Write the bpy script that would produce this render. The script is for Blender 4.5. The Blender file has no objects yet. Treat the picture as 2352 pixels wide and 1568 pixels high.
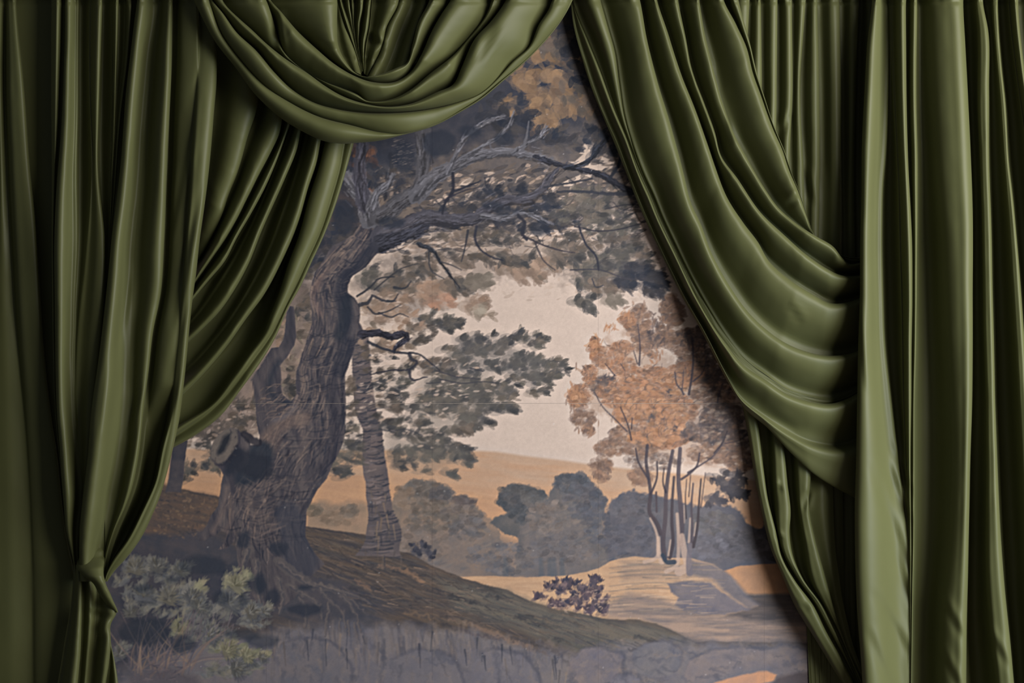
import bpy, math, random
import numpy as np

# ---------------------------------------------------------------- camera, world, light, exposure
S = 0.0012                      # metres per photo pixel at the wall
DIST = 3100.0                   # camera distance from the wall, in the same units
ZC = 1.60                       # height of the picture centre
scene = bpy.context.scene
col = scene.collection

cam_d = bpy.data.cameras.new('camera')
cam = bpy.data.objects.new('camera', cam_d)
col.objects.link(cam)
cam.location = (0.0, -DIST * S, ZC)
cam.rotation_euler = (math.pi / 2, 0.0, 0.0)
cam_d.sensor_width = 36.0
cam_d.lens = 36.0 * DIST / 2352.0
cam_d.clip_start = 0.05
scene.camera = cam

world = bpy.data.worlds.new('room_light')
scene.world = world
world.use_nodes = True
wb = world.node_tree.nodes['Background']
wb.inputs['Color'].default_value = (0.88, 0.94, 1.0, 1.0)
wb.inputs['Strength'].default_value = 0.09

def area_light(name, loc, target, sx, sy, power, color):
    d = bpy.data.lights.new(name, 'AREA')
    d.shape = 'RECTANGLE'; d.size = sx; d.size_y = sy
    d.energy = power; d.color = color
    o = bpy.data.objects.new(name, d); col.objects.link(o)
    o.location = loc
    from mathutils import Vector
    o.rotation_euler = (Vector(target) - Vector(loc)).to_track_quat('-Z', 'Y').to_euler()
    return o
area_light('window_daylight', (3.1, -2.85, 2.4), (0.0, 0.0, 1.4), 3.0, 2.4, 330.0, (1.0, 0.97, 0.92))
area_light('side_cool_fill', (2.45, -2.0, 0.95), (1.25, 0.0, 0.95), 0.9, 1.2, 34.0, (0.62, 0.80, 1.0))  # added cool fill, lifts the dark folds at lower right

scene.view_settings.view_transform = 'Standard'
scene.view_settings.look = 'None'
scene.view_settings.exposure = 0.0
scene.view_settings.gamma = 1.0
scene.view_settings.use_curve_mapping = False

# ---------------------------------------------------------------- helpers
rng = np.random.default_rng(7)
def at(px, py, d=0.0):
    """point seen at photo pixel (px, py) standing d units in front of the wall"""
    k = (DIST - d) / DIST
    return ((px - 1176.0) * S * k, -d * S, ZC + (784.0 - py) * S * k)

def lin(c):
    c = np.asarray(c, dtype=np.float64)
    return np.where(c <= 0.04045, c / 12.92, ((c + 0.055) / 1.055) ** 2.4)
def rgb(r, g, b):
    return np.array([r, g, b], dtype=np.float64) / 255.0

def mesh_obj(name, verts, faces, mat, parent=None, smooth=True):
    me = bpy.data.meshes.new(name)
    verts = np.asarray(verts, dtype=np.float32); faces = np.asarray(faces, dtype=np.int32)
    me.vertices.add(len(verts)); me.vertices.foreach_set('co', verts.ravel())
    nf, k = faces.shape
    me.loops.add(nf * k); me.loops.foreach_set('vertex_index', faces.ravel())
    me.polygons.add(nf)
    me.polygons.foreach_set('loop_start', np.arange(0, nf * k, k, dtype=np.int32))
    me.polygons.foreach_set('loop_total', np.full(nf, k, dtype=np.int32))
    me.update(calc_edges=True)
    if smooth:
        me.polygons.foreach_set('use_smooth', np.ones(nf, dtype=bool))
    me.materials.append(mat)
    o = bpy.data.objects.new(name, me); col.objects.link(o)
    if parent: o.parent = parent
    return o

def grid_faces(nu, nv):
    i = np.arange(nu * nv).reshape(nu, nv)
    return np.stack([i[:-1, :-1], i[1:, :-1], i[1:, 1:], i[:-1, 1:]], axis=-1).reshape(-1, 4)

def box(name, lo, hi, mat, parent=None):
    (a, b, c), (d, e, f) = lo, hi
    v = [(a,b,c),(d,b,c),(d,e,c),(a,e,c),(a,b,f),(d,b,f),(d,e,f),(a,e,f)]
    fc = [(0,3,2,1),(4,5,6,7),(0,1,5,4),(1,2,6,5),(2,3,7,6),(3,0,4,7)]
    return mesh_obj(name, v, fc, mat, parent, smooth=False)

def tag(o, label=None, cat=None, group=None, kind=None):
    if label: o['label'] = label
    if cat: o['category'] = cat
    if group: o['group'] = group
    if kind: o['kind'] = kind
    return o

def hermite(P, t, tq):
    """Catmull-Rom style cubic through points P at parameters t, evaluated at tq"""
    P = np.asarray(P, float); t = np.asarray(t, float); tq = np.asarray(tq, float)
    if P.ndim == 1: P = P[:, None]
    n = len(t)
    if n == 2:
        w = ((tq - t[0]) / (t[1] - t[0]))[:, None]
        return P[0] * (1 - w) + P[1] * w
    dl = np.diff(P, axis=0) / np.diff(t)[:, None]
    m = np.empty_like(P); m[0] = dl[0]; m[-1] = dl[-1]
    h = np.diff(t)
    m[1:-1] = (dl[:-1] * h[1:, None] + dl[1:] * h[:-1, None]) / (h[1:] + h[:-1])[:, None]
    k = np.clip(np.searchsorted(t, tq, side='right') - 1, 0, n - 2)
    hh = (t[k + 1] - t[k])[:, None]; s = ((tq - t[k]) / (t[k + 1] - t[k]))[:, None]
    s2, s3 = s * s, s * s * s
    return ((2*s3 - 3*s2 + 1) * P[k] + (s3 - 2*s2 + s) * hh * m[k]
            + (-2*s3 + 3*s2) * P[k + 1] + (s3 - s2) * hh * m[k + 1])

def curve(pts, n):
    """smooth polyline resampled to n points evenly along its length"""
    P = np.asarray(pts, float)
    t = np.concatenate([[0], np.cumsum(np.hypot(*np.diff(P[:, :2], axis=0).T))])
    fine = hermite(P, t, np.linspace(0, t[-1], 400))
    a = np.concatenate([[0], np.cumsum(np.hypot(*np.diff(fine[:, :2], axis=0).T))])
    q = np.linspace(0, a[-1], n)
    return np.stack([np.interp(q, a, fine[:, j]) for j in range(fine.shape[1])], axis=1)

def vnoise(x, y, seed=0):
    """smooth value noise in -1..1 on arrays of coordinates"""
    r = np.random.default_rng(seed).random((64, 64))
    xi = np.floor(x).astype(int); yi = np.floor(y).astype(int)
    fx = x - xi; fy = y - yi
    fx = fx * fx * (3 - 2 * fx); fy = fy * fy * (3 - 2 * fy)
    x0 = xi % 64; x1 = (xi + 1) % 64; y0 = yi % 64; y1 = (yi + 1) % 64
    v = (r[x0, y0] * (1 - fx) + r[x1, y0] * fx) * (1 - fy) + (r[x0, y1] * (1 - fx) + r[x1, y1] * fx) * fy
    return v * 2 - 1
def fbm(x, y, seed=0, octv=3):
    s = 0; a = 1.0; n = 0
    for i in range(octv):
        s = s + a * vnoise(x * 2 ** i, y * 2 ** i, seed + i * 13); n += a; a *= 0.55
    return s / n

# ---------------------------------------------------------------- materials
def new_mat(name):
    m = bpy.data.materials.new(name); m.use_nodes = True
    nt = m.node_tree
    return m, nt, nt.nodes['Principled BSDF']

def fabric_material():
    m, nt, b = new_mat('olive_green_satin')
    N, L = nt.nodes, nt.links
    tc = N.new('ShaderNodeTexCoord')
    n1 = N.new('ShaderNodeTexNoise'); n1.inputs['Scale'].default_value = 5.0; n1.inputs['Detail'].default_value = 3.0
    L.new(tc.outputs['Object'], n1.inputs['Vector'])
    ramp = N.new('ShaderNodeMix'); ramp.data_type = 'RGBA'
    ca, cb = lin(rgb(77, 79, 49)), lin(rgb(84, 86, 54))
    ramp.inputs[6].default_value = (*ca, 1); ramp.inputs[7].default_value = (*cb, 1)
    L.new(n1.outputs['Fac'], ramp.inputs[0])
    L.new(ramp.outputs[2], b.inputs['Base Color'])
    b.inputs['Roughness'].default_value = 0.5
    b.inputs['Specular IOR Level'].default_value = 0.22
    b.inputs['Sheen Weight'].default_value = 0.04
    b.inputs['Sheen Roughness'].default_value = 0.4
    b.inputs['Sheen Tint'].default_value = (0.75, 0.78, 0.55, 1)
    # fine weave
    mp = N.new('ShaderNodeMapping'); mp.inputs['Scale'].default_value = (900, 900, 900)
    L.new(tc.outputs['Object'], mp.inputs['Vector'])
    n2 = N.new('ShaderNodeTexNoise'); n2.inputs['Scale'].default_value = 1.0; n2.inputs['Detail'].default_value = 1.0
    L.new(mp.outputs['Vector'], n2.inputs['Vector'])
    n3 = N.new('ShaderNodeTexNoise'); n3.inputs['Scale'].default_value = 9.0; n3.inputs['Detail'].default_value = 2.0
    L.new(tc.outputs['Object'], n3.inputs['Vector'])
    bp = N.new('ShaderNodeBump'); bp.inputs['Strength'].default_value = 0.10; bp.inputs['Distance'].default_value = 0.0008
    L.new(n2.outputs['Fac'], bp.inputs['Height'])
    bq = N.new('ShaderNodeBump'); bq.inputs['Strength'].default_value = 0.12; bq.inputs['Distance'].default_value = 0.01
    L.new(n3.outputs['Fac'], bq.inputs['Height']); L.new(bp.outputs['Normal'], bq.inputs['Normal'])
    L.new(bq.outputs['Normal'], b.inputs['Normal'])
    return m
FABRIC = fabric_material()

def wall_material():
    m, nt, b = new_mat('plaster')
    N, L = nt.nodes, nt.links
    n1 = N.new('ShaderNodeTexNoise'); n1.inputs['Scale'].default_value = 40.0
    mx = N.new('ShaderNodeMix'); mx.data_type = 'RGBA'
    mx.inputs[6].default_value = (*lin(rgb(168, 154, 144)), 1); mx.inputs[7].default_value = (*lin(rgb(178, 164, 154)), 1)
    L.new(n1.outputs['Fac'], mx.inputs[0]); L.new(mx.outputs[2], b.inputs['Base Color'])
    b.inputs['Roughness'].default_value = 0.8
    return m
def floor_material():
    m, nt, b = new_mat('floor_boards')
    N, L = nt.nodes, nt.links
    w = N.new('ShaderNodeTexNoise'); w.inputs['Scale'].default_value = 6.0; w.inputs['Detail'].default_value = 6.0
    mx = N.new('ShaderNodeMix'); mx.data_type = 'RGBA'
    mx.inputs[6].default_value = (0.10, 0.07, 0.05, 1); mx.inputs[7].default_value = (0.16, 0.11, 0.075, 1)
    L.new(w.outputs['Fac'], mx.inputs[0]); L.new(mx.outputs[2], b.inputs['Base Color'])
    b.inputs['Roughness'].default_value = 0.5
    return m
def mural_material():
    m, nt, b = new_mat('printed_wallpaper')
    N, L = nt.nodes, nt.links
    a = N.new('ShaderNodeAttribute'); a.attribute_name = 'paint'
    tc = N.new('ShaderNodeTexCoord')
    n1 = N.new('ShaderNodeTexNoise'); n1.inputs['Scale'].default_value = 420.0; n1.inputs['Detail'].default_value = 2.0
    L.new(tc.outputs['Object'], n1.inputs['Vector'])
    mr = N.new('ShaderNodeMapRange'); mr.inputs['To Min'].default_value = 0.9; mr.inputs['To Max'].default_value = 1.1
    L.new(n1.outputs['Fac'], mr.inputs['Value'])
    mx = N.new('ShaderNodeMix'); mx.data_type = 'RGBA'; mx.blend_type = 'MULTIPLY'; mx.inputs[0].default_value = 1.0
    L.new(a.outputs['Color'], mx.inputs[6]); L.new(mr.outputs['Result'], mx.inputs[7])
    L.new(mx.outputs[2], b.inputs['Base Color'])
    b.inputs['Roughness'].default_value = 0.6
    b.inputs['Specular IOR Level'].default_value = 0.18
    return m
PLASTER, FLOOR, PAPER = wall_material(), floor_material(), mural_material()
PIGMENT = 0.92

# ---------------------------------------------------------------- structure
tag(box('wall_back', (-2.6, 0.0004, 0.0), (2.6, 0.12, 2.95), PLASTER), kind='structure')
tag(box('floor', (-2.6, -4.2, -0.05), (2.6, 0.004, 0.0), FLOOR), kind='structure')
# ---------------------------------------------------------------- the painted wallpaper
# The landscape is painted stroke by stroke into a field of pigment colours that the sheets carry.
Q = 1.9                                    # size of one paint cell, photo pixels
PX0, PX1, PY0, PY1 = -150.0, 2517.0, -70.0, 1720.0
CW, CH = int((PX1 - PX0) / Q) + 2, int((PY1 - PY0) / Q) + 2
GX, GY = np.meshgrid(PX0 + Q * np.arange(CW), PY0 + Q * np.arange(CH))
CAN = np.zeros((CH, CW, 3)); CLIP = None
R = random.Random(11)
NOISE = fbm(GX / 26.0, GY / 26.0, 3, 4); NOISE2 = fbm(GX / 26.0 + 31, GY / 26.0 + 17, 9, 4); NBIG = fbm(GX / 120.0, GY / 120.0, 21, 3); NF = fbm(GX / 9.0, GY / 9.0, 41, 2); NF2 = fbm(GX / 9.0 + 5, GY / 9.0 + 9, 43, 2)

def win(x0, y0, x1, y1):
    i0 = max(int((x0 - PX0) / Q), 0); i1 = min(int((x1 - PX0) / Q) + 2, CW)
    j0 = max(int((y0 - PY0) / Q), 0); j1 = min(int((y1 - PY0) / Q) + 2, CH)
    return slice(j0, max(j1, j0)), slice(i0, max(i1, i0))
def blend(sl, c, m):
    if CLIP is not None: m = m * CLIP[sl]
    CAN[sl] += (c - CAN[sl]) * m[..., None]

def poly_mask(pts, sl, feather, rough, rs=1.0):
    X = GX[sl]; Y = GY[sl]
    if rough:
        X = X + rough * (NOISE[sl] if rs == 1.0 else fbm(GX[sl] / (26 * rs), GY[sl] / (26 * rs), 5, 3))
        Y = Y + rough * (NOISE2[sl] if rs == 1.0 else fbm(GX[sl] / (26 * rs) + 9, GY[sl] / (26 * rs), 6, 3))
    inside = np.zeros(X.shape, bool); dist = np.full(X.shape, 1e9)
    P = np.asarray(pts, float); n = len(P)
    for i in range(n):
        (x0, y0), (x1, y1) = P[i], P[(i + 1) % n]
        if y0 != y1:
            c = (Y >= min(y0, y1)) & (Y < max(y0, y1))
            inside ^= c & (X < x0 + (Y - y0) * (x1 - x0) / (y1 - y0))
        dx, dy = x1 - x0, y1 - y0
        t = np.clip(((X - x0) * dx + (Y - y0) * dy) / (dx * dx + dy * dy + 1e-9), 0, 1)
        dist = np.minimum(dist, (X - x0 - t * dx) ** 2 + (Y - y0 - t * dy) ** 2)
    sd = np.sqrt(dist) * np.where(inside, 1, -1)
    return np.clip(0.5 + sd / feather, 0, 1)

def poly(pts, c, a=1.0, feather=2.0, rough=0.0, rs=1.0, c2=None, var=0.0, streak=None, smooth=False):
    """filled shape; c2 gives a second colour mixed in by soft noise, var shifts the tone"""
    if smooth:
        P = list(pts) + [pts[0]]
        pts = curve(P, max(24, 5 * len(pts)))[:-1]
    P = np.asarray(pts, float); mg = feather + rough + 2
    sl = win(P[:, 0].min() - mg, P[:, 1].min() - mg, P[:, 0].max() + mg, P[:, 1].max() + mg)
    if 0 in CAN[sl].shape[:2]: return
    m = poly_mask(pts, sl, feather, rough, rs) * a
    c = np.asarray(c) + np.zeros(CAN[sl].shape)
    if c2 is not None:
        if streak:
            ang, lx, ly = streak; ca, sa = math.cos(ang), math.sin(ang)
            u = GX[sl] * ca + GY[sl] * sa; v = -GX[sl] * sa + GY[sl] * ca
            w = fbm(u / lx, v / ly, 33, 4)
        else:
            w = 0.6 * NBIG[sl] + 0.7 * NOISE[sl]
        w = np.clip(0.5 + 1.1 * w, 0, 1)[..., None]
        c = c * (1 - w) + np.asarray(c2) * w
    if var: c = c * (1 + var * NOISE2[sl])[..., None]
    blend(sl, c, m)

def stroke(pts, w, c, a=1.0, soft=1.6, n=None, smooth=True, rough=0.0):
    """tapering brush line; w = one width or (start, end) or list per point"""
    P = np.asarray(pts, float)
    if np.isscalar(w): w = [w] * len(P)
    elif len(w) == 2 and len(P) != 2: w = list(np.linspace(w[0], w[1], len(P)))
    A = np.column_stack([P, w])
    if smooth and len(P) > 2: A = curve(A, n or 4 * len(P))
    mg = A[:, 2].max() + 3
    sl = win(A[:, 0].min() - mg, A[:, 1].min() - mg, A[:, 0].max() + mg, A[:, 1].max() + mg)
    X = GX[sl]; Y = GY[sl]
    if X.size == 0: return
    if rough: X = X + rough * NF[sl]; Y = Y + rough * NF2[sl]
    best = np.full(X.shape, -1e9)
    for (x0, y0, w0), (x1, y1, w1) in zip(A[:-1], A[1:]):
        dx, dy = x1 - x0, y1 - y0
        t = np.clip(((X - x0) * dx + (Y - y0) * dy) / (dx * dx + dy * dy + 1e-9), 0, 1)
        d = np.hypot(X - x0 - t * dx, Y - y0 - t * dy)
        best = np.maximum(best, 0.5 * (w0 + (w1 - w0) * t) - d)
    m = np.clip(0.5 + best / soft, 0, 1) * a
    blend(sl, np.asarray(c), m)

def dab(x, y, l, w, ang, c, a=0.6):
    """one leaf-shaped touch of the brush, darker at its rim like dried watercolour"""
    ca, sa = math.cos(ang), math.sin(ang)
    ex, ey = abs(l * ca) + abs(w * sa) + 2, abs(l * sa) + abs(w * ca) + 2
    sl = win(x - ex, y - ey, x + ex, y + ey)
    X = GX[sl] - x; Y = GY[sl] - y
    if X.size == 0: return
    u = (X * ca + Y * sa) / l; v = (-X * sa + Y * ca) / w
    r = u * u + v * v * (1.0 + 0.45 * np.maximum(u, 0))
    m = np.clip((1.0 - r) * min(l, w) * 0.55, 0, 1)
    m = m * a * (0.82 + 0.3 * np.clip(r, 0, 1))
    blend(sl, c, np.clip(m, 0, 1))

def mixc(a, b, t): return a * (1 - t) + b * t
def pick(pal):
    i = R.randrange(len(pal)); j = R.randrange(len(pal))
    return mixc(pal[i], pal[j], R.random() * 0.6) * (1 + R.uniform(-.06, .06))

def leaves(cx, cy, rx, ry, n, pal, l=13, w=5, ang=0.0, spread=0.7, a=0.6, size=5, fan=1.0, wash=0.45, dens=1.5):
    """sprays of leaves: groups that fan out round a twig end"""
    for _ in range(max(1, int(n * dens) // size)):
        th = R.uniform(0, 2 * math.pi); rr = math.sqrt(R.random())
        gx = cx + rx * rr * math.cos(th); gy = cy + ry * rr * math.sin(th)
        ga = ang + R.gauss(0, spread * 0.5); c = pick(pal)
        if wash: dab(gx, gy, l * R.uniform(1.2, 2.1), w * R.uniform(1.4, 2.4), ga * .5, c * 1.06, a * wash)
        for k in range(size):
            da = ga + R.uniform(-1, 1) * fan
            ll = l * R.uniform(.65, 1.25); ww = w * R.uniform(.7, 1.3)
            off = ll * R.uniform(.5, 1.3)
            dab(gx + off * math.cos(da), gy + off * math.sin(da), ll, ww, da, c * (1 + R.uniform(-.08, .08)), a * R.uniform(.7, 1.15))

def fuzz(cx, cy, rx, ry, n, pal, s=9, a=0.25):
    """soft stippled foliage of distant trees"""
    for _ in range(int(n * 1.7)):
        th = R.uniform(0, 2 * math.pi); rr = math.sqrt(R.random())
        q = s * R.uniform(.4, 1.3); c = pick(pal) * R.choice([.84, .92, 1.0, 1.0, 1.08])
        dab(cx + rx * rr * math.cos(th), cy + ry * rr * math.sin(th), q * 1.2, q * .75, R.uniform(-.6, .6), c, min(.9, a * R.uniform(.7, 1.6)))

def inpoly(pts, n):
    P = np.asarray(pts, float); out = []
    x0, y0 = P.min(0); x1, y1 = P.max(0)
    while len(out) < n:
        x, y = R.uniform(x0, x1), R.uniform(y0, y1); c = False
        for i in range(len(P)):
            (a, b), (d, e) = P[i], P[i - 1]
            if (b > y) != (e > y) and x < (d - a) * (y - b) / (e - b) + a: c = not c
        if c: out.append((x, y))
    return out
def scatter(pts, n, pal, l=12, w=4, ang=0.0, spread=0.3, a=0.5, lines=False):
    for x, y in inpoly(pts, n):
        t = ang + R.gauss(0, spread); c = pick(pal); q = R.uniform(.5, 1.5)
        if lines: stroke([(x - l*q*math.cos(t), y - l*q*math.sin(t)), (x + l*q*math.cos(t + .1), y + l*q*math.sin(t + .1))], (w*q, w*.4*q), c, a * R.uniform(.6, 1.2), smooth=False)
        else: dab(x, y, l * q, w * R.uniform(.6, 1.4), t, c, a * R.uniform(.6, 1.2))

# ---- palette (colours as they read on the wall, bluish light veil mixed in)
SKY = rgb(186,167,154); SKYD = rgb(174,154,142)
HILL = rgb(172,144,122); HILLO = rgb(172,134,106)
DK = rgb(57,60,70); DK2 = rgb(66,64,70); DKG = rgb(62,68,70)
BR = rgb(112,98,88); BR2 = rgb(130,112,100); BRO = rgb(150,120,100); GR = rgb(98,95,88); GR2 = rgb(118,108,98)
BARK = rgb(76,72,76); BARKL = rgb(132,115,106); BARKM = rgb(98,90,88); BARKD = rgb(54,57,68)
GREY = rgb(112,106,106); HAZE = rgb(128,118,116)

# ---- sky and hill
CAN[:] = SKY
sh = np.clip((700 - GY) / 900, 0, 1)[..., None]
CAN[:] = CAN * (1 - sh) + SKYD * sh
CAN *= (1 + 0.018 * NBIG + 0.008 * NOISE)[..., None]
hill = [(-150,1030),(400,1030),(700,1032),(1080,1034),(1140,1037),(1200,1046),(1300,1058),(1360,1067),(1450,1077),(1700,1100),(2100,1120),(2517,1130),(2517,1420),(-150,1420)]
poly(hill, HILL, feather=7, c2=rgb(172,138,112), streak=(0.09, 130, 16))
poly([(-150,1085),(700,1090),(1000,1105),(1300,1140),(1500,1150),(1800,1180),(1800,1330),(-150,1330)], HILLO, a=0.85, feather=60, c2=rgb(182,142,110), streak=(0.1, 120, 14))
for _ in range(60):
    x, y = R.uniform(300, 1750), R.uniform(1060, 1160)
    stroke([(x, y), (x + R.uniform(40, 130), y + R.uniform(3, 14))], (R.uniform(2, 7), 1), pick([rgb(164,126,100), rgb(188,154,126), rgb(158,128,106)]), 0.22, soft=4)

# ---- far rounded bushes
B1 = [(890,1250),(895,1180),(902,1150),(912,1128),(937,1107),(970,1098),(990,1109),(1012,1110),(1032,1121),(1042,1142),(1062,1134),(1085,1146),(1097,1164),(1119,1184),(1140,1200),(1180,1330),(880,1330)]
B2 = [(1120,1200),(1145,1185),(1165,1180),(1142,1152),(1146,1131),(1165,1114),(1190,1110),(1220,1116),(1246,1125),(1260,1138),(1240,1160),(1215,1200),(1190,1240)]
B3 = [(1180,1320),(1195,1190),(1215,1165),(1262,1142),(1265,1118),(1275,1096),(1290,1086),(1312,1088),(1330,1081),(1347,1089),(1362,1108),(1382,1128),(1394,1152),(1390,1200),(1400,1330)]
B4 = [(1380,1330),(1392,1190),(1405,1150),(1425,1132),(1455,1126),(1490,1134),(1520,1140),(1600,1160),(1662,1158),(1700,1172),(1722,1204),(1742,1212),(1760,1195),(1820,1180),(1900,1200),(1900,1330)]
poly(B1, rgb(138,118,104), feather=5, rough=8, rs=.5, c2=rgb(112,104,98))
poly([(880,1330),(885,1240),(960,1200),(1060,1215),(1140,1230),(1200,1250),(1330,1240),(1330,1335)], rgb(126,112,104), a=.8, feather=30, rough=14, c2=rgb(106,102,104))
poly(B2, rgb(96,94,94), feather=4, rough=7, rs=.5, c2=rgb(112,104,100))
poly(B4, rgb(108,102,104), feather=6, rough=8, rs=.5, c2=rgb(92,90,96))
poly(B3, rgb(102,98,98), feather=5, rough=8, rs=.5, c2=rgb(118,108,104))
poly([(1190,1320),(1200,1215),(1230,1185),(1290,1180),(1320,1210),(1330,1330)], rgb(122,111,106), a=.75, feather=24, rough=14, c2=rgb(104,100,102))
poly([(700,1216),(705,1170),(735,1150),(770,1160),(800,1150),(850,1160),(850,1240),(700,1230)], rgb(150,126,108), a=.85, feather=14, rough=8, c2=rgb(132,116,102))
for cx, cy, rx, ry, n, pal in [
    (975,1125,42,22,60,[rgb(104,98,94),rgb(120,106,96)]),(1015,1135,24,22,50,[rgb(92,90,92),rgb(106,98,96)]),(985,1165,45,18,60,[rgb(104,98,92),rgb(118,104,94)]),
    (1066,1150,24,12,36,[rgb(112,100,96),rgb(98,92,92)]),(1060,1180,50,20,70,[rgb(104,98,96),rgb(118,106,100)]),(1000,1200,70,22,70,[rgb(112,102,94),rgb(100,96,94)]),
    (930,1140,22,26,40,[rgb(142,122,106),rgb(128,112,100)]),(1075,1215,45,24,60,[rgb(98,96,98),rgb(112,104,102)]),(960,1250,70,40,90,[rgb(126,112,104),rgb(112,104,100)]),
    (1190,1128,44,14,70,[rgb(86,86,88),rgb(98,94,92)]),(1170,1150,26,18,50,[rgb(82,84,88),rgb(96,92,92)]),(1225,1140,30,14,40,[rgb(90,90,92),rgb(102,98,96)]),(1195,1180,22,22,40,[rgb(86,88,92)]),
    (1315,1110,40,22,90,[rgb(88,90,96),rgb(98,96,98)]),(1340,1150,44,40,120,[rgb(90,92,98),rgb(102,98,102)]),(1260,1190,50,40,110,[rgb(128,114,106),rgb(110,104,102)]),(1370,1190,30,60,70,[rgb(88,90,98),rgb(98,96,102)]),
    (1300,1260,80,40,110,[rgb(100,98,102),rgb(114,106,104)]),(1160,1280,90,36,90,[rgb(112,106,106),rgb(98,98,104)]),(1460,1170,55,34,90,[rgb(92,92,98),rgb(106,100,102)]),(1450,1240,70,40,90,[rgb(90,90,98),rgb(100,98,104)]),
    (1640,1200,50,30,70,[rgb(98,96,98),rgb(112,104,100)]),(1700,1250,60,36,80,[rgb(88,86,90),rgb(98,94,96)]),(1620,1250,50,36,70,[rgb(112,108,114),rgb(100,98,104)]),(1790,1240,50,50,60,[rgb(82,78,80),rgb(92,86,86)]),
    (770,1185,50,20,60,[rgb(140,120,104),rgb(128,112,98)]),(722,1170,20,12,26,[rgb(120,108,96)]),(800,1170,20,14,26,[rgb(118,106,96)])]:
    fuzz(cx, cy, rx, ry, n, pal, s=8, a=.3)
for cx, cy, rx, ry in [(1110,1255,60,20),(1240,1230,50,25),(1340,1220,50,30),(1180,1300,120,14),(1420,1290,60,14),(1010,1290,60,16),(1290,1180,40,20)]:
    for _ in range(26):
        x, y = cx + R.gauss(0, rx * .5), cy + R.gauss(0, ry * .6)
        stroke([(x, y), (x + R.uniform(10, 26), y - R.uniform(2, 12))], (R.uniform(4, 8), 2), pick([rgb(84,88,96), rgb(138,124,114), rgb(98,98,102), rgb(124,114,108)]), .24, soft=4)
for x in (1242, 1262, 1272, 1290, 1160, 1410):
    stroke([(x, 1285), (x + 2, 1322)], (9, 13), rgb(86,92,100), .45, soft=6)

# ---- light field and mound in the middle distance
poly([(980,1345),(1040,1325),(1090,1323),(1140,1322),(1200,1326),(1300,1322),(1325,1318),(1375,1304),(1400,1289),(1425,1281),(1460,1278),(1500,1281),(1587,1281),(1637,1295),(1662,1312),(1690,1335),(1715,1364),(1745,1385),(1760,1430),(1500,1440),(1200,1420),(980,1400)],
     rgb(180,148,120), feather=3, rough=2, c2=rgb(170,138,112), streak=(0.03, 60, 7))
poly([(1662,1311),(1700,1298),(1780,1294),(1900,1292),(1900,1364),(1712,1364),(1690,1336)], rgb(176,134,102), feather=3, rough=2, c2=rgb(160,124,98))
poly([(1700,1364),(1900,1361),(1900,1480),(1560,1480),(1500,1440),(1640,1420),(1740,1390)], rgb(104,94,90), feather=8, rough=4, c2=rgb(90,84,84), streak=(0.02, 90, 10))
poly([(1380,1395),(1440,1360),(1560,1385),(1640,1408),(1760,1428),(1880,1432),(1900,1476),(1640,1474),(1560,1458),(1480,1425),(1400,1420)], rgb(150,128,114), feather=16, rough=6, c2=rgb(122,110,106), streak=(0.02, 80, 9))
poly([(1420,1280),(1640,1296),(1712,1364),(1660,1390),(1560,1376),(1540,1330),(1430,1335)], rgb(150,128,112), a=.55, feather=20, c2=rgb(124,110,104), streak=(0.02, 50, 6))
poly([(1532,1339),(1587,1333),(1625,1336),(1662,1361),(1700,1388),(1725,1398),(1675,1408),(1625,1413),(1575,1404),(1550,1388),(1560,1371),(1540,1361)], rgb(104,99,106), feather=5, rough=5, c2=rgb(122,112,112))
poly([(1588,1284),(1637,1296),(1665,1312),(1690,1335),(1716,1366),(1745,1388),(1720,1398),(1690,1380),(1660,1350),(1625,1325),(1580,1318)], rgb(112,106,110), a=.8, feather=10, rough=5, c2=rgb(96,94,102))
for _ in range(120):
    x, y = R.uniform(1380, 1620), R.uniform(1288, 1410)
    if x < 1400 and y < 1310: continue
    stroke([(x, y), (x + R.uniform(20, 55), y + R.uniform(-4, 3))], (R.uniform(1.5, 3.5), 1), pick([rgb(122,110,100), rgb(140,120,104), rgb(190,160,134), rgb(108,102,100)]), .42, soft=2.5)
for y0 in (1296,1308,1318,1338,1350,1388): stroke([(1400,y0+8),(1450,y0+2),(1520,y0),(1560,y0+4)], (2,4), rgb(112,104,100), .4, soft=3)
for _ in range(70):
    x, y = R.uniform(1560, 1880), R.uniform(1400, 1470)
    stroke([(x, y), (x + R.uniform(20, 60), y + R.uniform(-3, 2))], (R.uniform(2, 6), 1), pick([rgb(112,102,100), rgb(156,132,114), rgb(96,90,94), rgb(134,116,106)]), .3, soft=4)

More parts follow.
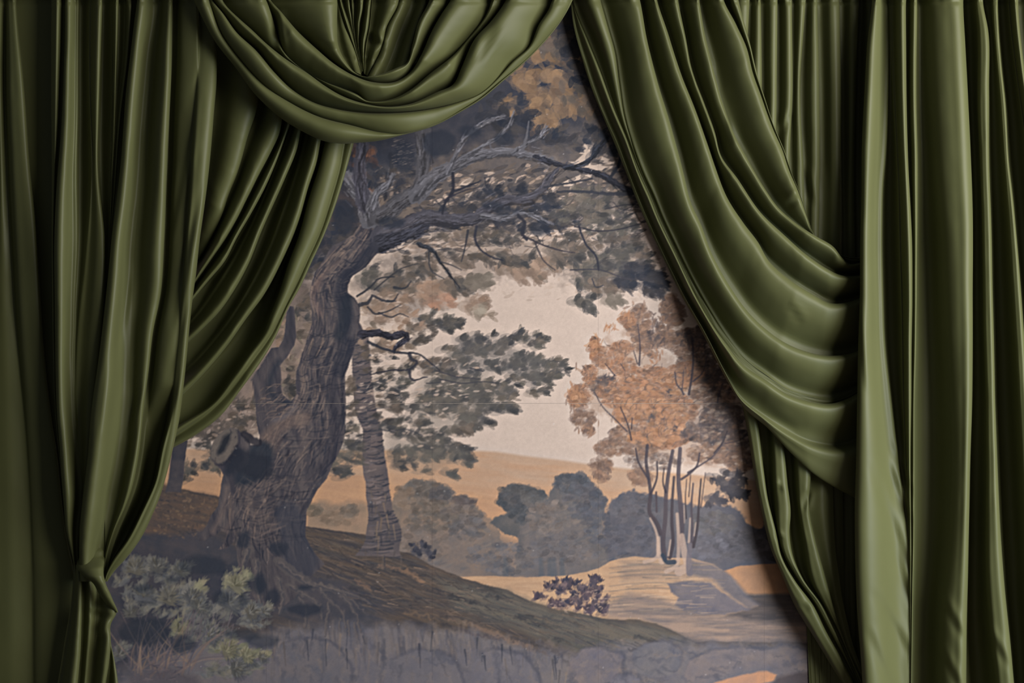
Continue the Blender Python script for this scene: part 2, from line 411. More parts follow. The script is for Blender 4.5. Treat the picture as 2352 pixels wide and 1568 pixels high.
# ---- grove of slim trees on the mound, with its amber crown
AMB = [rgb(160,120,95), rgb(146,110,90), rgb(168,132,107), rgb(132,104,90), rgb(158,114,86)]
AMD = [rgb(142,112,94), rgb(126,104,92), rgb(112,96,90), rgb(150,120,100)]
DRK = [rgb(96,84,82), rgb(84,78,80), rgb(108,94,88)]
for p in ([(1440,1000),(1400,960),(1375,940),(1330,930),(1315,910),(1345,880),(1350,850),(1380,850),(1420,860),(1400,800),(1390,760),(1440,790),(1430,760),(1450,720),(1480,740),(1500,800),(1560,840),(1640,860),(1720,940),(1730,1040),(1640,1070),(1560,1060),(1480,1040)],):
    poly(p, rgb(160,132,114), a=.5, feather=16, rough=18, rs=.5, c2=rgb(144,120,104))
for cx, cy, rx, ry, n, pal, a in [
    (1468,745,26,42,110,AMD,.3),(1440,735,14,16,30,AMB,.3),(1490,790,26,30,70,AMD,.3),(1425,800,30,14,40,AMB,.3),(1365,795,10,22,36,AMB,.4),(1385,820,22,24,50,AMB,.3),(1430,840,30,22,60,AMB,.3),
    (1355,862,14,24,40,AMB,.35),(1330,910,24,26,60,AMB,.32),(1340,960,28,20,50,AMD,.26),(1352,985,12,12,26,AMD,.35),(1385,890,26,22,60,DRK,.22),(1420,900,50,34,130,AMB,.3),(1490,880,60,40,190,AMB,.34),
    (1470,940,60,36,170,AMB,.36),(1540,940,60,40,170,AMB,.34),(1520,1000,70,28,170,AMB,.38),(1440,1000,40,24,80,AMD,.26),(1400,1030,34,20,60,AMD,.28),(1385,1065,22,14,34,AMD,.3),(1470,1030,40,16,60,AMD,.3),
    (1545,720,28,30,90,AMD,.32),(1540,690,16,12,26,AMD,.3),(1525,770,22,24,60,AMD,.3),(1580,790,40,36,120,AMD,.32),(1600,850,50,36,120,AMD,.3),(1640,900,50,40,130,AMD,.32),(1640,840,40,40,90,DRK,.3),
    (1570,860,40,26,70,AMB,.28),(1660,960,50,36,120,DRK,.3),(1620,990,50,26,90,DRK,.26),(1680,1010,40,34,100,DRK,.32),(1640,1040,60,24,90,AMD,.3),(1500,1060,60,20,70,DRK,.18),(1470,1095,22,18,40,AMD,.26),(1600,770,30,20,44,DRK,.34),
    (1700,1060,30,30,60,AMD,.3),(1385,1095,14,10,18,AMD,.28)]:
    fuzz(cx, cy, rx, ry, int(n * .6), pal, s=9, a=a); fuzz(cx, cy, rx, ry, int(n * 1.1), pal + AMD, s=5, a=a * 1.2)
for cx, cy, rx, ry, n in [(1390,885,18,20,30),(1505,965,24,16,30),(1540,900,20,10,14),(1655,880,40,40,60),(1660,1000,40,30,50),(1500,760,14,24,30),(1590,775,22,12,26),(1570,990,30,14,24)]:
    leaves(cx, cy, rx, ry, n, DRK, l=7, w=2.6, ang=-1.2, spread=1.4, a=.5)
for _ in range(50):
    x, y = R.uniform(1590, 1715), R.uniform(860, 1060)
    dab(x, y, R.uniform(5, 11), R.uniform(2, 4), R.uniform(-.6, .2), pick([rgb(168,148,130), rgb(150,126,108), rgb(178,156,140)]), .5)
GOLD = [rgb(166,124,95), rgb(158,117,91), rgb(170,132,104)]
for cx, cy, rx, ry, n in [(1470,900,60,40,90),(1530,960,50,40,90),(1500,1005,60,18,90),(1440,950,30,30,40),(1365,800,8,18,16),(1330,915,16,18,20),(1550,880,40,24,40)]:
    fuzz(cx, cy, rx, ry, n, GOLD, s=6, a=.4)
for cx, cy, n, pal in [(1468,712,9,AMD),(1440,728,6,GOLD),(1493,735,7,AMD),(1400,752,7,GOLD),(1365,785,8,GOLD),(1345,850,8,AMD),(1322,895,8,GOLD),(1318,940,6,AMD),(1345,990,7,AMD),(1500,775,8,DRK),(1545,690,8,AMD),(1522,740,8,AMD),(1575,770,9,DRK),(1385,1085,6,AMD),(1400,830,7,AMB),(1425,800,7,AMD),(1510,820,8,AMB),(1600,800,9,DRK),(1640,860,9,DRK),(1680,960,9,DRK)]:
    for _ in range(n * 2):
        t = R.gauss(-1.45, .5); L_ = R.uniform(5, 12)
        dab(cx + R.gauss(0, 11), cy + R.gauss(0, 9), L_, R.uniform(1.8, 3.4), t, pick(pal), .6)
leaves(1665,1105,40,22,70, [rgb(78,74,78), rgb(88,82,82)], l=9, w=4.5, ang=.3, spread=1.2, a=.75)
leaves(1690,1130,26,10,40, [rgb(74,72,76), rgb(84,78,80)], l=9, w=4.5, ang=.6, spread=1.0, a=.75)
leaves(1640,1145,24,12,30, [rgb(84,80,84), rgb(92,86,88)], l=9, w=4.5, ang=.3, spread=1.0, a=.7)
leaves(1470,1095,26,22,30, AMD, l=8, w=4, ang=1.2, spread=1.0, a=.4)
leaves(1380,1070,24,14,30, AMD, l=8, w=4, ang=2.0, spread=1.0, a=.45)
TW = rgb(84,76,80)
for _ in range(120):
    x, y = R.choice([(1400,900),(1470,800),(1450,960),(1560,900),(1640,900),(1660,1000),(1540,980),(1600,830)]); x += R.gauss(0, 34); y += R.gauss(0, 30)
    t = R.gauss(-1.3, .6); L_ = R.uniform(8, 26)
    stroke([(x, y), (x + L_ * .5 * math.cos(t), y + L_ * .5 * math.sin(t)), (x + L_ * math.cos(t + .3), y + L_ * math.sin(t + .3))], (R.uniform(1.5, 3), 1), pick(DRK), .5, soft=1.8)
for pts, w in [
    ([(1487,1022),(1484,1060),(1490,1100),(1494,1130),(1493,1180),(1508,1200),(1517,1225)], (7,10)),
    ([(1460,1030),(1466,1060),(1480,1085),(1490,1100)], (4,6)), ([(1509,1060),(1508,1100),(1500,1122),(1494,1135)], (4,6)), ([(1507,1130),(1508,1175)], (5,5)),
    ([(1545,1035),(1538,1070),(1530,1130),(1528,1190),(1523,1250),(1527,1285)], (8,11)), ([(1548,1095),(1544,1150),(1543,1200),(1545,1250),(1538,1280)], (6,9)),
    ([(1562,1030),(1558,1100),(1562,1150),(1566,1200),(1562,1250)], (9,13)), ([(1607,1040),(1600,1070),(1580,1090),(1565,1100)], (4,6)), ([(1660,1020),(1640,1045),(1605,1070),(1580,1085)], (2,5)),
    ([(1592,1110),(1588,1160),(1590,1220),(1588,1250)], (4,7)), ([(1610,1100),(1605,1160),(1600,1220),(1592,1255)], (4,8)), ([(1577,1100),(1574,1150),(1576,1190)], (2,4)), ([(1620,1085),(1614,1130),(1610,1165)], (2,3)), ([(1586,1090),(1582,1140)], (2,3)),
    ([(1525,1075),(1523,1110),(1529,1130)], (3,5)), ([(1590,775),(1592,830),(1588,870),(1582,905)], (4,6)), ([(1625,815),(1610,860),(1592,875)], (2,4)), ([(1550,855),(1556,885),(1565,895),(1570,905)], (3,5)), ([(1570,850),(1568,880),(1566,895)], (2,3)),
    ([(1465,745),(1470,800),(1468,838)], (2,5)), ([(1455,805),(1464,835)], (2,3)), ([(1390,835),(1402,850),(1412,862)], (2,3)), ([(1425,835),(1435,850)], (2,2)), ([(1365,900),(1385,935),(1410,960),(1440,990)], (2,4)), ([(1425,935),(1440,970),(1447,995),(1450,1010)], (3,4)), ([(1452,960),(1450,985)], (2,3)),
    ([(1650,905),(1648,925)], (3,4)), ([(1660,880),(1650,910)], (2,3)), ([(1670,990),(1660,1015),(1640,1040)], (3,4)), ([(1720,990),(1700,1010),(1665,1018)], (2,3))]:
    stroke(pts, w, TW * R.uniform(.9, 1.08), .85, soft=2)
LT = rgb(168,145,131)
for pts, w in [([(1493,1190),(1505,1215),(1512,1250),(1508,1280),(1480,1290)], (4,9)), ([(1512,1235),(1513,1270),(1520,1290)], (8,12)), ([(1555,1180),(1558,1230),(1558,1270),(1553,1300),(1530,1312)], (7,10)), ([(1566,1230),(1572,1270),(1578,1300),(1560,1312)], (12,22)), ([(1585,1190),(1582,1245)], (3,5)), ([(1540,1240),(1535,1275)], (3,4)), ([(1594,1230),(1598,1200)], (2,2)), ([(1571,1160),(1572,1200)], (2,2))]:
    stroke(pts, w, LT, .75, soft=3)
stroke([(1585,1250),(1582,1290),(1584,1315)], (10,16), rgb(112,104,108), .8, soft=3)
stroke([(1522,1275),(1532,1290),(1548,1290)], (10,12), rgb(70,76,86), .9, soft=3)

# ---- near slope, cliff and rocks
SL = [(-150,1080),(300,1090),(375,1114),(415,1120),(462,1132),(505,1141),(560,1180),(700,1208),(760,1216),(840,1226),(920,1266),(950,1271),(990,1298),(1062,1327),(1112,1341),(1162,1353),(1200,1371),(1225,1383),(1267,1396),(1325,1408),(1390,1421),(1460,1423),(1505,1431),(1540,1446),(1570,1461),(1597,1473),(1625,1472),(1675,1473),(1900,1476),(2517,1480),(2517,1720),(-150,1720)]
poly(SL, rgb(78,74,76), feather=3, rough=3, c2=rgb(98,86,78), streak=(0.28, 70, 9))
poly([(1000,1330),(1162,1356),(1267,1400),(1390,1425),(1505,1435),(1597,1478),(1500,1490),(1330,1500),(1200,1450),(1050,1400)], rgb(94,92,88), a=.85, feather=22, rough=8, c2=rgb(112,104,94), streak=(0.3, 80, 8))
poly([(600,1450),(800,1420),(960,1440),(1080,1445),(1200,1480),(1330,1500),(1400,1480),(1570,1470),(1900,1480),(2517,1490),(2517,1720),(-150,1720),(-150,1500),(300,1480)], rgb(110,106,112), a=.92, feather=30, rough=14, c2=rgb(122,114,113))  # haze over the lower wall painted in as paler bluish greys
poly([(260,1180),(480,1200),(560,1260),(640,1300),(800,1330),(900,1400),(800,1440),(600,1420),(240,1560),(-150,1560),(-150,1180)], rgb(72,74,83), a=.85, feather=40, rough=14, c2=rgb(86,82,87))
poly([(300,1090),(415,1122),(505,1142),(520,1180),(480,1215),(400,1230),(300,1220)], rgb(92,82,78), a=.8, feather=14, rough=6, c2=rgb(112,92,80), streak=(0.25, 50, 8))
slope_pal = [rgb(72,70,74), rgb(114,98,87), rgb(98,90,83), rgb(62,64,70), rgb(124,106,93), rgb(88,85,84)]
scatter([(700,1212),(840,1232),(920,1270),(1062,1330),(1200,1378),(1390,1428),(1560,1470),(1400,1500),(1250,1470),(1050,1430),(850,1400),(720,1300)], 620, slope_pal, l=17, w=2.6, ang=.30, spread=.14, a=.42, lines=True)
scatter([(700,1212),(840,1232),(990,1300),(1150,1360),(1150,1420),(900,1400),(720,1300)], 260, [rgb(62,62,66), rgb(116,98,86), rgb(76,71,70), rgb(134,114,100)], l=10, w=2.2, ang=.3, spread=.25, a=.5, lines=True)
scatter([(370,1118),(505,1145),(510,1190),(470,1230),(380,1240),(330,1200)], 260, [rgb(76,72,74), rgb(130,106,88), rgb(100,88,80), rgb(66,66,72), rgb(142,116,92)], l=6, w=2.4, ang=.25, spread=.6, a=.45)
for pts, w, c in [([(870,1300),(930,1310),(970,1335)], (3,9), rgb(160,124,98)), ([(815,1330),(835,1345),(850,1355)], (3,8), rgb(150,118,96)), ([(1030,1420),(1100,1440),(1150,1460),(1215,1485)], (8,14), rgb(138,114,98)), ([(1060,1448),(1110,1460),(1160,1466)], (4,5), rgb(84,76,80)), ([(930,1405),(980,1415),(1010,1430)], (6,10), rgb(132,108,88)), ([(1205,1467),(1250,1478)], (3,5), rgb(72,72,78)), ([(1225,1490),(1280,1503),(1310,1530)], (3,5), rgb(80,76,80)),
                  ([(1080,1345),(1130,1360),(1180,1372)], (4,3), rgb(70,72,76)), ([(1245,1415),(1300,1427)], (4,3), rgb(74,76,80)), ([(1360,1452),(1395,1458)], (4,2), rgb(76,78,84)), ([(1320,1470),(1380,1480)], (4,2), rgb(86,84,90)), ([(1130,1405),(1220,1432)], (6,3), rgb(116,106,92))]:
    stroke(pts, w, c, .5, soft=7, rough=7)
for _ in range(60):
    x = R.uniform(700, 1500); y = 1235 + (x - 700) * .29 + R.uniform(-5, 110); L_ = R.uniform(14, 60)
    stroke([(x, y), (x + L_ * .5, y + L_ * .12), (x + L_, y + L_ * .32)], (R.uniform(4, 12), 2), pick([rgb(58,58,64), rgb(66,64,68), rgb(128,104,88), rgb(102,92,82), rgb(56,60,66)]), .4, soft=5, rough=6)
# overhanging turf edge and weedy streaks on the cliff
for _ in range(150):
    x = R.uniform(620, 1100); y = R.uniform(1425, 1500)
    stroke([(x, y), (x + R.uniform(-6, 12), y + R.uniform(20, 70))], (R.uniform(3, 8), 1.5), pick([rgb(120,108,102), rgb(86,84,92), rgb(132,116,106), rgb(104,98,98), rgb(72,74,84)]), .3, soft=4)
for _ in range(90):
    x = R.uniform(1000, 1320); y = 1440 + (x - 1000) * .2 + R.uniform(0, 20)
    stroke([(x, y), (x + R.uniform(-3, 6), y + R.uniform(10, 34))], (R.uniform(3, 7), 1.5), pick([rgb(112,104,100), rgb(96,94,100), rgb(88,86,94)]), .34, soft=4)
for pts, c, c2 in [([(1308,1568),(1312,1510),(1335,1490),(1390,1488),(1425,1505),(1433,1530),(1430,1600),(1308,1600)], rgb(102,98,106), rgb(122,110,106)),
                   ([(1455,1500),(1480,1482),(1545,1480),(1566,1500),(1560,1530),(1500,1552),(1462,1545)], rgb(112,106,106), rgb(100,98,104)),
                   ([(1395,1600),(1405,1560),(1440,1548),(1470,1560),(1480,1600)], rgb(116,110,116), rgb(106,102,108)),
                   ([(1570,1600),(1580,1520),(1640,1495),(1760,1490),(1860,1500),(1880,1600)], rgb(122,110,106), rgb(106,100,104)),
                   ([(880,1600),(890,1520),(960,1495),(1040,1510),(1060,1600)], rgb(110,104,106), rgb(100,97,103)), ([(1080,1600),(1100,1500),(1180,1500),(1230,1540),(1240,1600)], rgb(104,100,106), rgb(112,106,108)),
                   ([(640,1600),(650,1480),(740,1470),(790,1500),(800,1600)], rgb(112,104,104), rgb(98,96,102))]:
    poly([(x + 4, y - 5) for x, y in pts], rgb(82,82,92), a=.6, feather=9, rough=8, smooth=True)
    poly(pts, c * 1.06, a=.9, feather=7, rough=8, c2=c2 * 1.06, smooth=True)
for pts, w in [([(1433,1500),(1430,1540),(1436,1570)], (9,12)), ([(1312,1540),(1318,1580)], (14,14)), ([(1140,1500),(1146,1540),(1150,1600)], (10,16)), ([(1232,1500),(1236,1560)], (7,9)), ([(1000,1500),(1040,1520),(1075,1545)], (18,8)), ([(875,1440),(880,1500),(876,1570)], (7,10)), ([(735,1460),(742,1520),(738,1560)], (14,8)), ([(1435,1552),(1480,1548),(1530,1530)], (5,3)), ([(1570,1470),(1580,1500),(1600,1512)], (16,6))]:
    stroke(pts, w, rgb(78,80,90), .28, soft=11, rough=8)
for _ in range(260):
    x, y = R.uniform(600, 1880), R.uniform(1470, 1600)
    if x < 900: y = R.uniform(1450, 1600)
    t = R.gauss(.1 if x > 1250 else 1.3, .4); L_ = R.uniform(10, 46)
    stroke([(x, y), (x + L_ * .5 * math.cos(t), y + L_ * .5 * math.sin(t) + 2), (x + L_ * math.cos(t), y + L_ * math.sin(t))], (R.uniform(3, 11), 2), pick([rgb(84,84,94), rgb(128,116,110), rgb(112,106,108), rgb(74,76,86), rgb(138,122,112), rgb(96,94,100)]), .36, soft=6, rough=7)
for _ in range(28):
    x = R.uniform(640, 1310); y = 1452 + max(0, x - 1000) * .2 + R.uniform(-10, 40)
    stroke([(x, y), (x + R.uniform(-4, 6), y + R.uniform(16, 60))], (R.uniform(2, 6), 1.2), pick([rgb(64,66,76), rgb(58,62,72), rgb(134,118,106)]), .5, soft=3, rough=1)
poly([(1600,1600),(1640,1568),(1670,1557),(1725,1546),(1762,1539),(1782,1548),(1776,1560),(1740,1572),(1720,1600)], rgb(184,136,104), feather=5, rough=4, c2=rgb(168,130,108))
poly([(1782,1552),(1830,1545),(1900,1540),(1900,1600),(1740,1600)], rgb(84,76,78), a=.7, feather=10, rough=6)

# ---- purple-grey bush on the slope edge
for cx, cy, rx, ry, n in [(1280,1350,24,16,60),(1305,1340,12,10,30),(1335,1355,18,20,60),(1365,1340,12,16,40),(1380,1360,20,16,50),(1300,1385,40,12,70),(1350,1390,36,16,80),(1240,1375,14,8,20),(1385,1400,14,16,36)]:
    leaves(cx, cy, rx, ry, n, [rgb(92,80,86), rgb(78,72,80), rgb(112,96,96), rgb(70,68,78)], l=6.5, w=3.2, ang=-1.4, spread=1.3, a=.75)
for _ in range(46):
    dab(R.uniform(1265, 1395), R.uniform(1355, 1412), R.uniform(3, 6), 1.8, R.uniform(-.6, .4), rgb(172,148,132), .6)
for cx, cy in [(952,1258),(966,1252),(978,1262),(990,1275),(960,1270)]:
    leaves(cx, cy, 8, 7, 12, [rgb(70,70,78), rgb(80,78,84)], l=6, w=3.6, ang=-1.2, spread=1.2, a=.85)

# ---- second, slimmer trunk
T2L = curve([(806,760),(808,830),(812,907),(817,950),(832,985),(831,1040),(835,1085),(841,1115),(841,1140),(846,1170),(843,1215),(835,1250),(815,1275)], 60)
T2R = curve([(846,760),(852,830),(860,912),(867,950),(877,987),(884,1050),(892,1100),(897,1137),(904,1175),(917,1200),(922,1226),(917,1264),(925,1280)], 60)
def ribbon(l, r, c, **k): poly(np.concatenate([l, r[::-1]]), c, **k)
ribbon(T2L, T2R, rgb(92,86,88), feather=2.5, rough=2.5, c2=rgb(112,100,98))
def rib_pt(l, r, u, v):
    i = v * (len(l) - 1); k = min(int(i), len(l) - 2); f = i - k
    p = l[k] * (1 - f) + l[k + 1] * f; q = r[k] * (1 - f) + r[k + 1] * f
    return p * (1 - u) + q * u
for k in range(210):                         # rings of bark across the slim trunk
    v = R.random(); u = R.random()
    p = rib_pt(T2L, T2R, max(0, u - R.uniform(.15, .4)), v); q = rib_pt(T2L, T2R, min(1, u + R.uniform(.1, .35)), max(0, v - .006))
    shade = u > .55
    stroke([p, (p + q) / 2 + (0, 2.5), q], (2, R.uniform(2, 5)), pick([rgb(64,66,74), rgb(56,60,70), rgb(76,74,80)]) if (shade or R.random() < .4) else pick([rgb(142,126,120), rgb(124,112,110), rgb(98,92,96)]), .55, soft=2)
for k in range(30):
    v = R.uniform(.7, 1); u = R.random()
    p = rib_pt(T2L, T2R, u, v); stroke([p, p + (R.uniform(-6, 8), R.uniform(14, 34))], (4, 2), pick([rgb(136,116,98), rgb(64,66,74), rgb(88,82,82)]), .5, soft=2)

# ---- crown: the mass of dark leaf high up
crown = [(500,-70),(500,330),(720,500),(800,560),(860,560),(960,540),(1040,520),(1130,530),(1230,500),(1330,500),(1420,470),(1500,460),(1700,420),(1800,-70)]
poly(crown, rgb(72,70,74), a=.80, feather=70, rough=30, c2=rgb(96,86,80))
poly([(500,-70),(500,380),(800,420),(980,380),(1120,330),(1240,340),(1330,300),(1380,260),(1340,60),(1310,-70)], DK, a=.85, feather=60, rough=24, c2=rgb(68,68,76))
poly([(640,420),(800,400),(830,480),(820,540),(740,590),(700,650),(640,720),(560,760)], rgb(56,58,68), a=.9, feather=26, rough=12, c2=rgb(84,74,72))
LD = [rgb(60,62,70), rgb(70,68,72), rgb(84,78,76), rgb(52,56,66)]
LM = [rgb(100,90,82), rgb(88,82,78), rgb(118,104,94), rgb(76,74,74)]
LB_ = [rgb(126,108,96), rgb(140,120,106), rgb(112,100,90), rgb(150,124,106)]
LG = [rgb(98,93,87), rgb(84,81,79), rgb(112,102,93), rgb(74,73,75)]
OCH = [rgb(128,104,82), rgb(140,114,90), rgb(116,98,84), rgb(112,92,78)]
# sky glimpsed between the leaves
for cx, cy, rx, ry, n in [(1080,430,110,30,22),(1190,420,80,30,14),(1330,430,80,24,24),(1400,380,40,30,12),(1330,470,80,30,30),(1040,400,50,20,14),(1240,400,90,16,7),(900,420,50,40,12),(1430,440,40,30,16),(1130,520,120,20,34),(1300,530,90,20,26),(960,560,90,16,24),(1050,460,60,30,14),(1420,520,50,30,16),(1040,560,60,20,16),(1190,560,80,14,18)]:
    for _ in range(n):
        dab(cx + R.gauss(0, rx * .55), cy + R.gauss(0, ry * .6), R.uniform(5, 15), R.uniform(2, 5), R.gauss(-.3, .3), pick([rgb(172,150,136), rgb(150,130,116), rgb(178,158,144), rgb(132,114,102)]), .75)
for pts in ([(1340,333),(1352,313),(1365,318),(1350,340),(1345,355),(1332,352)],[(1330,385),(1355,375),(1368,350),(1372,330),(1360,325),(1345,350),(1320,372),(1305,370)],[(1328,384),(1345,372),(1385,378),(1412,370),(1405,388),(1390,394),(1365,390)],[(1382,360),(1400,365),(1395,375),(1375,372)],
            [(1050,470),(1070,445),(1088,440),(1075,460),(1060,470)],[(1100,440),(1112,425),(1120,435),(1108,452),(1098,455)],[(1290,420),(1330,400),(1365,398),(1350,412),(1310,428),(1295,428)],[(1250,440),(1280,420),(1290,425),(1270,442)],[(1275,478),(1300,465),(1298,480)],[(1048,425),(1080,408),(1090,412),(1070,428)]):
    poly(pts, rgb(184,164,150), a=.85, feather=3, rough=3)

for cx, cy, rx, ry, n, pal, l, w, ang in [
    (1240,130,90,60,130,OCH,14,7,.3),(1280,90,60,50,70,LM,14,7,.3),(1230,190,80,30,90,OCH,14,7,.6),(1290,240,70,36,100,OCH,15,7,.9),(1200,240,50,20,40,OCH,14,7,.6),(1330,200,50,50,70,LM,13,6,.6),(1250,280,30,16,30,OCH,12,6,1.0),
    (1340,130,50,60,70,LD,14,7,.6),(1150,260,60,40,60,LD,16,7,.2),(1300,320,80,30,70,LD,14,6,-.2),(1390,250,50,70,70,LM,12,6,-.4),(1380,320,50,40,50,LD,12,6,-.4),
    (830,380,40,60,90,[rgb(112,84,72),rgb(92,74,70),rgb(76,66,68)],8,4,1.2),(900,400,60,50,70,LD,12,5,1.2),(780,520,40,60,70,LD,14,7,.4),(730,580,40,40,50,LD,14,7,.4),(690,650,30,40,40,LM,12,6,.6)]:
    leaves(cx, cy, rx, ry, n, pal, l=l, w=w, ang=ang, spread=1.0, a=.55)
for k in range(520):
    x = R.uniform(880, 1480); y = R.uniform(380, 570) - .06 * (x - 1150)
    t = R.gauss(-.22, .3); L_ = R.uniform(7, 20)
    dab(x, y, L_, R.uniform(2.5, 5.5), t, pick([rgb(66,66,72), rgb(84,78,76), rgb(56,58,66), rgb(100,90,84), rgb(112,98,88)]), .55)
for k in range(90):
    x = R.uniform(900, 1470); y = R.uniform(400, 600); t = R.gauss(.5, .5); L_ = R.uniform(16, 50)
    stroke([(x, y), (x + L_ * .5 * math.cos(t), y + L_ * .5 * math.sin(t) + 4), (x + L_ * math.cos(t - .4), y + L_ * math.sin(t - .4))], (R.uniform(2, 4), 1), rgb(62,62,68), .6, soft=1.8)
# hanging sprays along the lower rim of the crown
poly([(815,640),(860,600),(960,565),(1100,550),(1250,545),(1350,545),(1470,520),(1530,620),(1520,665),(1440,660),(1400,690),(1340,660),(1260,635),(1150,625),(1100,680),(1020,700),(930,720),(850,740),(820,700)], rgb(122,107,97), a=.42, feather=30, rough=34, rs=.7, c2=rgb(96,88,84))
for _ in range(150):
    x = R.uniform(840, 1500); dab(x, R.uniform(580, 690), R.uniform(4, 12), R.uniform(2, 5), R.gauss(-.2, .4), pick([rgb(184,164,150), rgb(170,150,136)]), .6)
for cx, cy, rx, ry, n, pal, l, w, ang in [
    (870,640,50,30,60,LG,13,5,-.3),(880,700,50,30,60,LB_,13,5.5,-.3),(940,640,50,30,60,LM,13,5,-.3),(960,680,50,24,60,LB_,12,5,.2),(1000,650,40,24,50,LB_,12,5.5,.3),(1010,690,30,16,30,[rgb(160,124,104),rgb(146,118,102)],12,5,.3),(1060,655,40,20,50,LM,12,5.5,.4),(1090,640,30,20,40,GR2 * np.ones((2,1)),13,6,.2),(1090,700,36,16,30,LB_,12,6,.3),(1110,715,26,12,18,[rgb(150,138,124),rgb(138,122,108)],12,6,.3),
    (1180,620,50,16,34,LB_,13,6,.6),(1240,600,60,16,40,LB_,13,6,.6),(1230,635,40,12,22,LB_,12,5.5,.9),(1150,590,70,20,50,LM,12,5,.3),(1290,590,40,20,40,LM,12,5,.3),(1060,590,60,20,44,LM,12,5,.2),(960,600,60,16,40,LM,12,5,-.2),(1310,560,60,24,50,LM,12,5,-.2),(1100,540,100,20,70,LM,12,5,-.1),(1220,500,110,30,110,LD,13,5,-.15),(1060,500,60,30,60,LD,13,5,-.15),(1330,490,80,30,90,LG,12,4.5,-.35),(1400,520,60,30,80,LG,12,4.5,-.45),(1380,450,80,30,70,LG,12,4.5,-.35),(1180,450,90,24,70,LD,13,5,-.2),
    (1350,600,40,24,60,LG,12,5,.4),(1400,610,50,24,80,LG,13,5.5,.3),(1440,580,50,20,60,LG,12,5,-.6),(1460,620,40,20,60,LD,12,5,.4),(1350,640,30,16,40,LG,12,5.5,.6),(1380,655,40,14,40,LM,12,5.5,.5),(1440,645,30,16,40,LD,12,5.5,.8),(1500,640,30,20,50,LD,12,5,.2),(1495,665,20,12,26,LD,11,5,1.1),(1340,690,20,12,22,LG,12,6,.2),(1355,705,14,8,10,LG,11,5.5,.8),(1400,690,24,14,22,GR2 * np.ones((2,1)),11,5.5,.6),(1420,560,40,16,34,LM,11,4,-.6),(1480,590,24,14,24,LM,10,4,-.6)]:
    leaves(cx, cy, rx, ry, n, pal, l=l * .95, w=w, ang=ang * .6, spread=.7, a=.5, fan=.8, dens=1.9)

# mid-height bough of leaves stretching right, and the sprays under it
for cx, cy, rx, ry, n, pal, l, w, ang in [
    (1000,735,40,14,50,LG,11,5,-.2),(1030,745,30,14,40,LG,11,5,-.2),(960,770,40,26,50,LM,11,4.5,-.4),(1080,785,30,20,50,LG,10,5,-.3),(1060,810,50,20,70,LG,11,5,-.2),(1130,790,40,24,60,LG,11,5,-.4),(1190,775,26,12,36,LG,11,4.5,-.6),(1230,785,20,14,36,LG,11,4.5,-.5),(1160,830,50,24,70,LG,11,5,-.2),(1230,840,50,24,80,LG,11,5,-.3),(1275,845,24,20,50,LG,11,4.2,-.4),(1250,870,40,14,50,LG,11,4.5,-.2),(1190,870,40,14,40,LG,11,4.5,-.2),(1240,895,36,10,24,LG,10,4,-.1),(1220,905,16,6,8,LG,11,4,-.2),
    (1040,850,60,24,80,LG,12,5,-.1),(980,840,50,24,50,LM,12,5,-.2),(1050,890,70,24,110,LG,12,5,-.2),(1110,890,50,20,70,LG,12,5,-.2),(1150,910,30,16,40,LG,12,5,-.2),(1000,930,60,26,90,LG,13,5,-.2),(1070,930,60,26,100,LG,13,5,-.1),(1155,935,28,14,30,LG,12,5,-.1),(1090,965,40,20,60,LG,13,5.5,-.1),(1060,985,30,14,30,LM,12,5.5,.1),(940,930,50,30,60,LG,12,4.5,-.3),(900,880,50,40,80,LG,12,4.5,-.2),(880,940,30,40,50,LM,12,4.5,-.2),(930,980,60,24,80,LG,13,5,-.1),(990,1000,50,20,60,LG,13,4.5,0.),(1020,1030,50,22,80,LG,13,5,0.),(960,1040,60,22,80,LG,13,5,0.),(1065,1035,18,12,24,LG,13,5,0.),(1060,1060,24,14,30,LG,11,4,-.1),(920,1060,30,14,30,LM,12,5,0.),(965,1080,16,6,6,LG,15,5,0.),(1030,1085,24,8,16,LG,12,5,0.),(860,820,40,40,60,LM,11,4.5,-.2),(850,760,40,40,50,LB_,11,5,-.2),(930,740,40,24,30,LB_,11,5,-.2),(900,790,40,24,50,LB_,11,5,-.2),
    (800,930,12,60,50,LM,12,4,-.3),(800,1010,24,30,50,LG,12,4,-.2),(780,1060,30,24,50,LG,13,4.5,-.1),(785,1090,22,10,14,LG,13,4,-.1),(815,1040,20,30,30,LG,12,4,-.1)]:
    leaves(cx, cy, rx, ry, n, pal, l=l * .9, w=w, ang=ang * .7, spread=.5, a=.5, fan=.7)
poly([(985,860),(1100,860),(1140,900),(1130,940),(1080,985),(1010,990),(960,960),(950,900)], rgb(104,99,92), a=.34, feather=30, rough=20)
poly([(900,1000),(1010,1000),(1070,1040),(1000,1075),(910,1060),(885,1030)], rgb(104,99,92), a=.3, feather=26, rough=16)
poly([(1050,780),(1160,780),(1260,830),(1240,880),(1140,860),(1040,850)], rgb(92,90,90), a=.4, feather=26, rough=18)
for cx, cy, rx, ry, n in [(880,700,60,40,26),(900,800,60,40,20),(850,900,50,40,26),(960,900,60,40,24),(1040,900,70,30,20),(960,1000,70,40,26),(1010,960,50,20,10),(800,960,14,50,16),(1080,840,60,14,8)]:
    for _ in range(n):
        dab(cx + R.gauss(0, rx * .55), cy + R.gauss(0, ry * .55), R.uniform(4, 11), R.uniform(1.6, 3.6), R.gauss(-.2, .25), pick([rgb(182,160,146), rgb(168,146,130), rgb(188,168,154)]), .6)

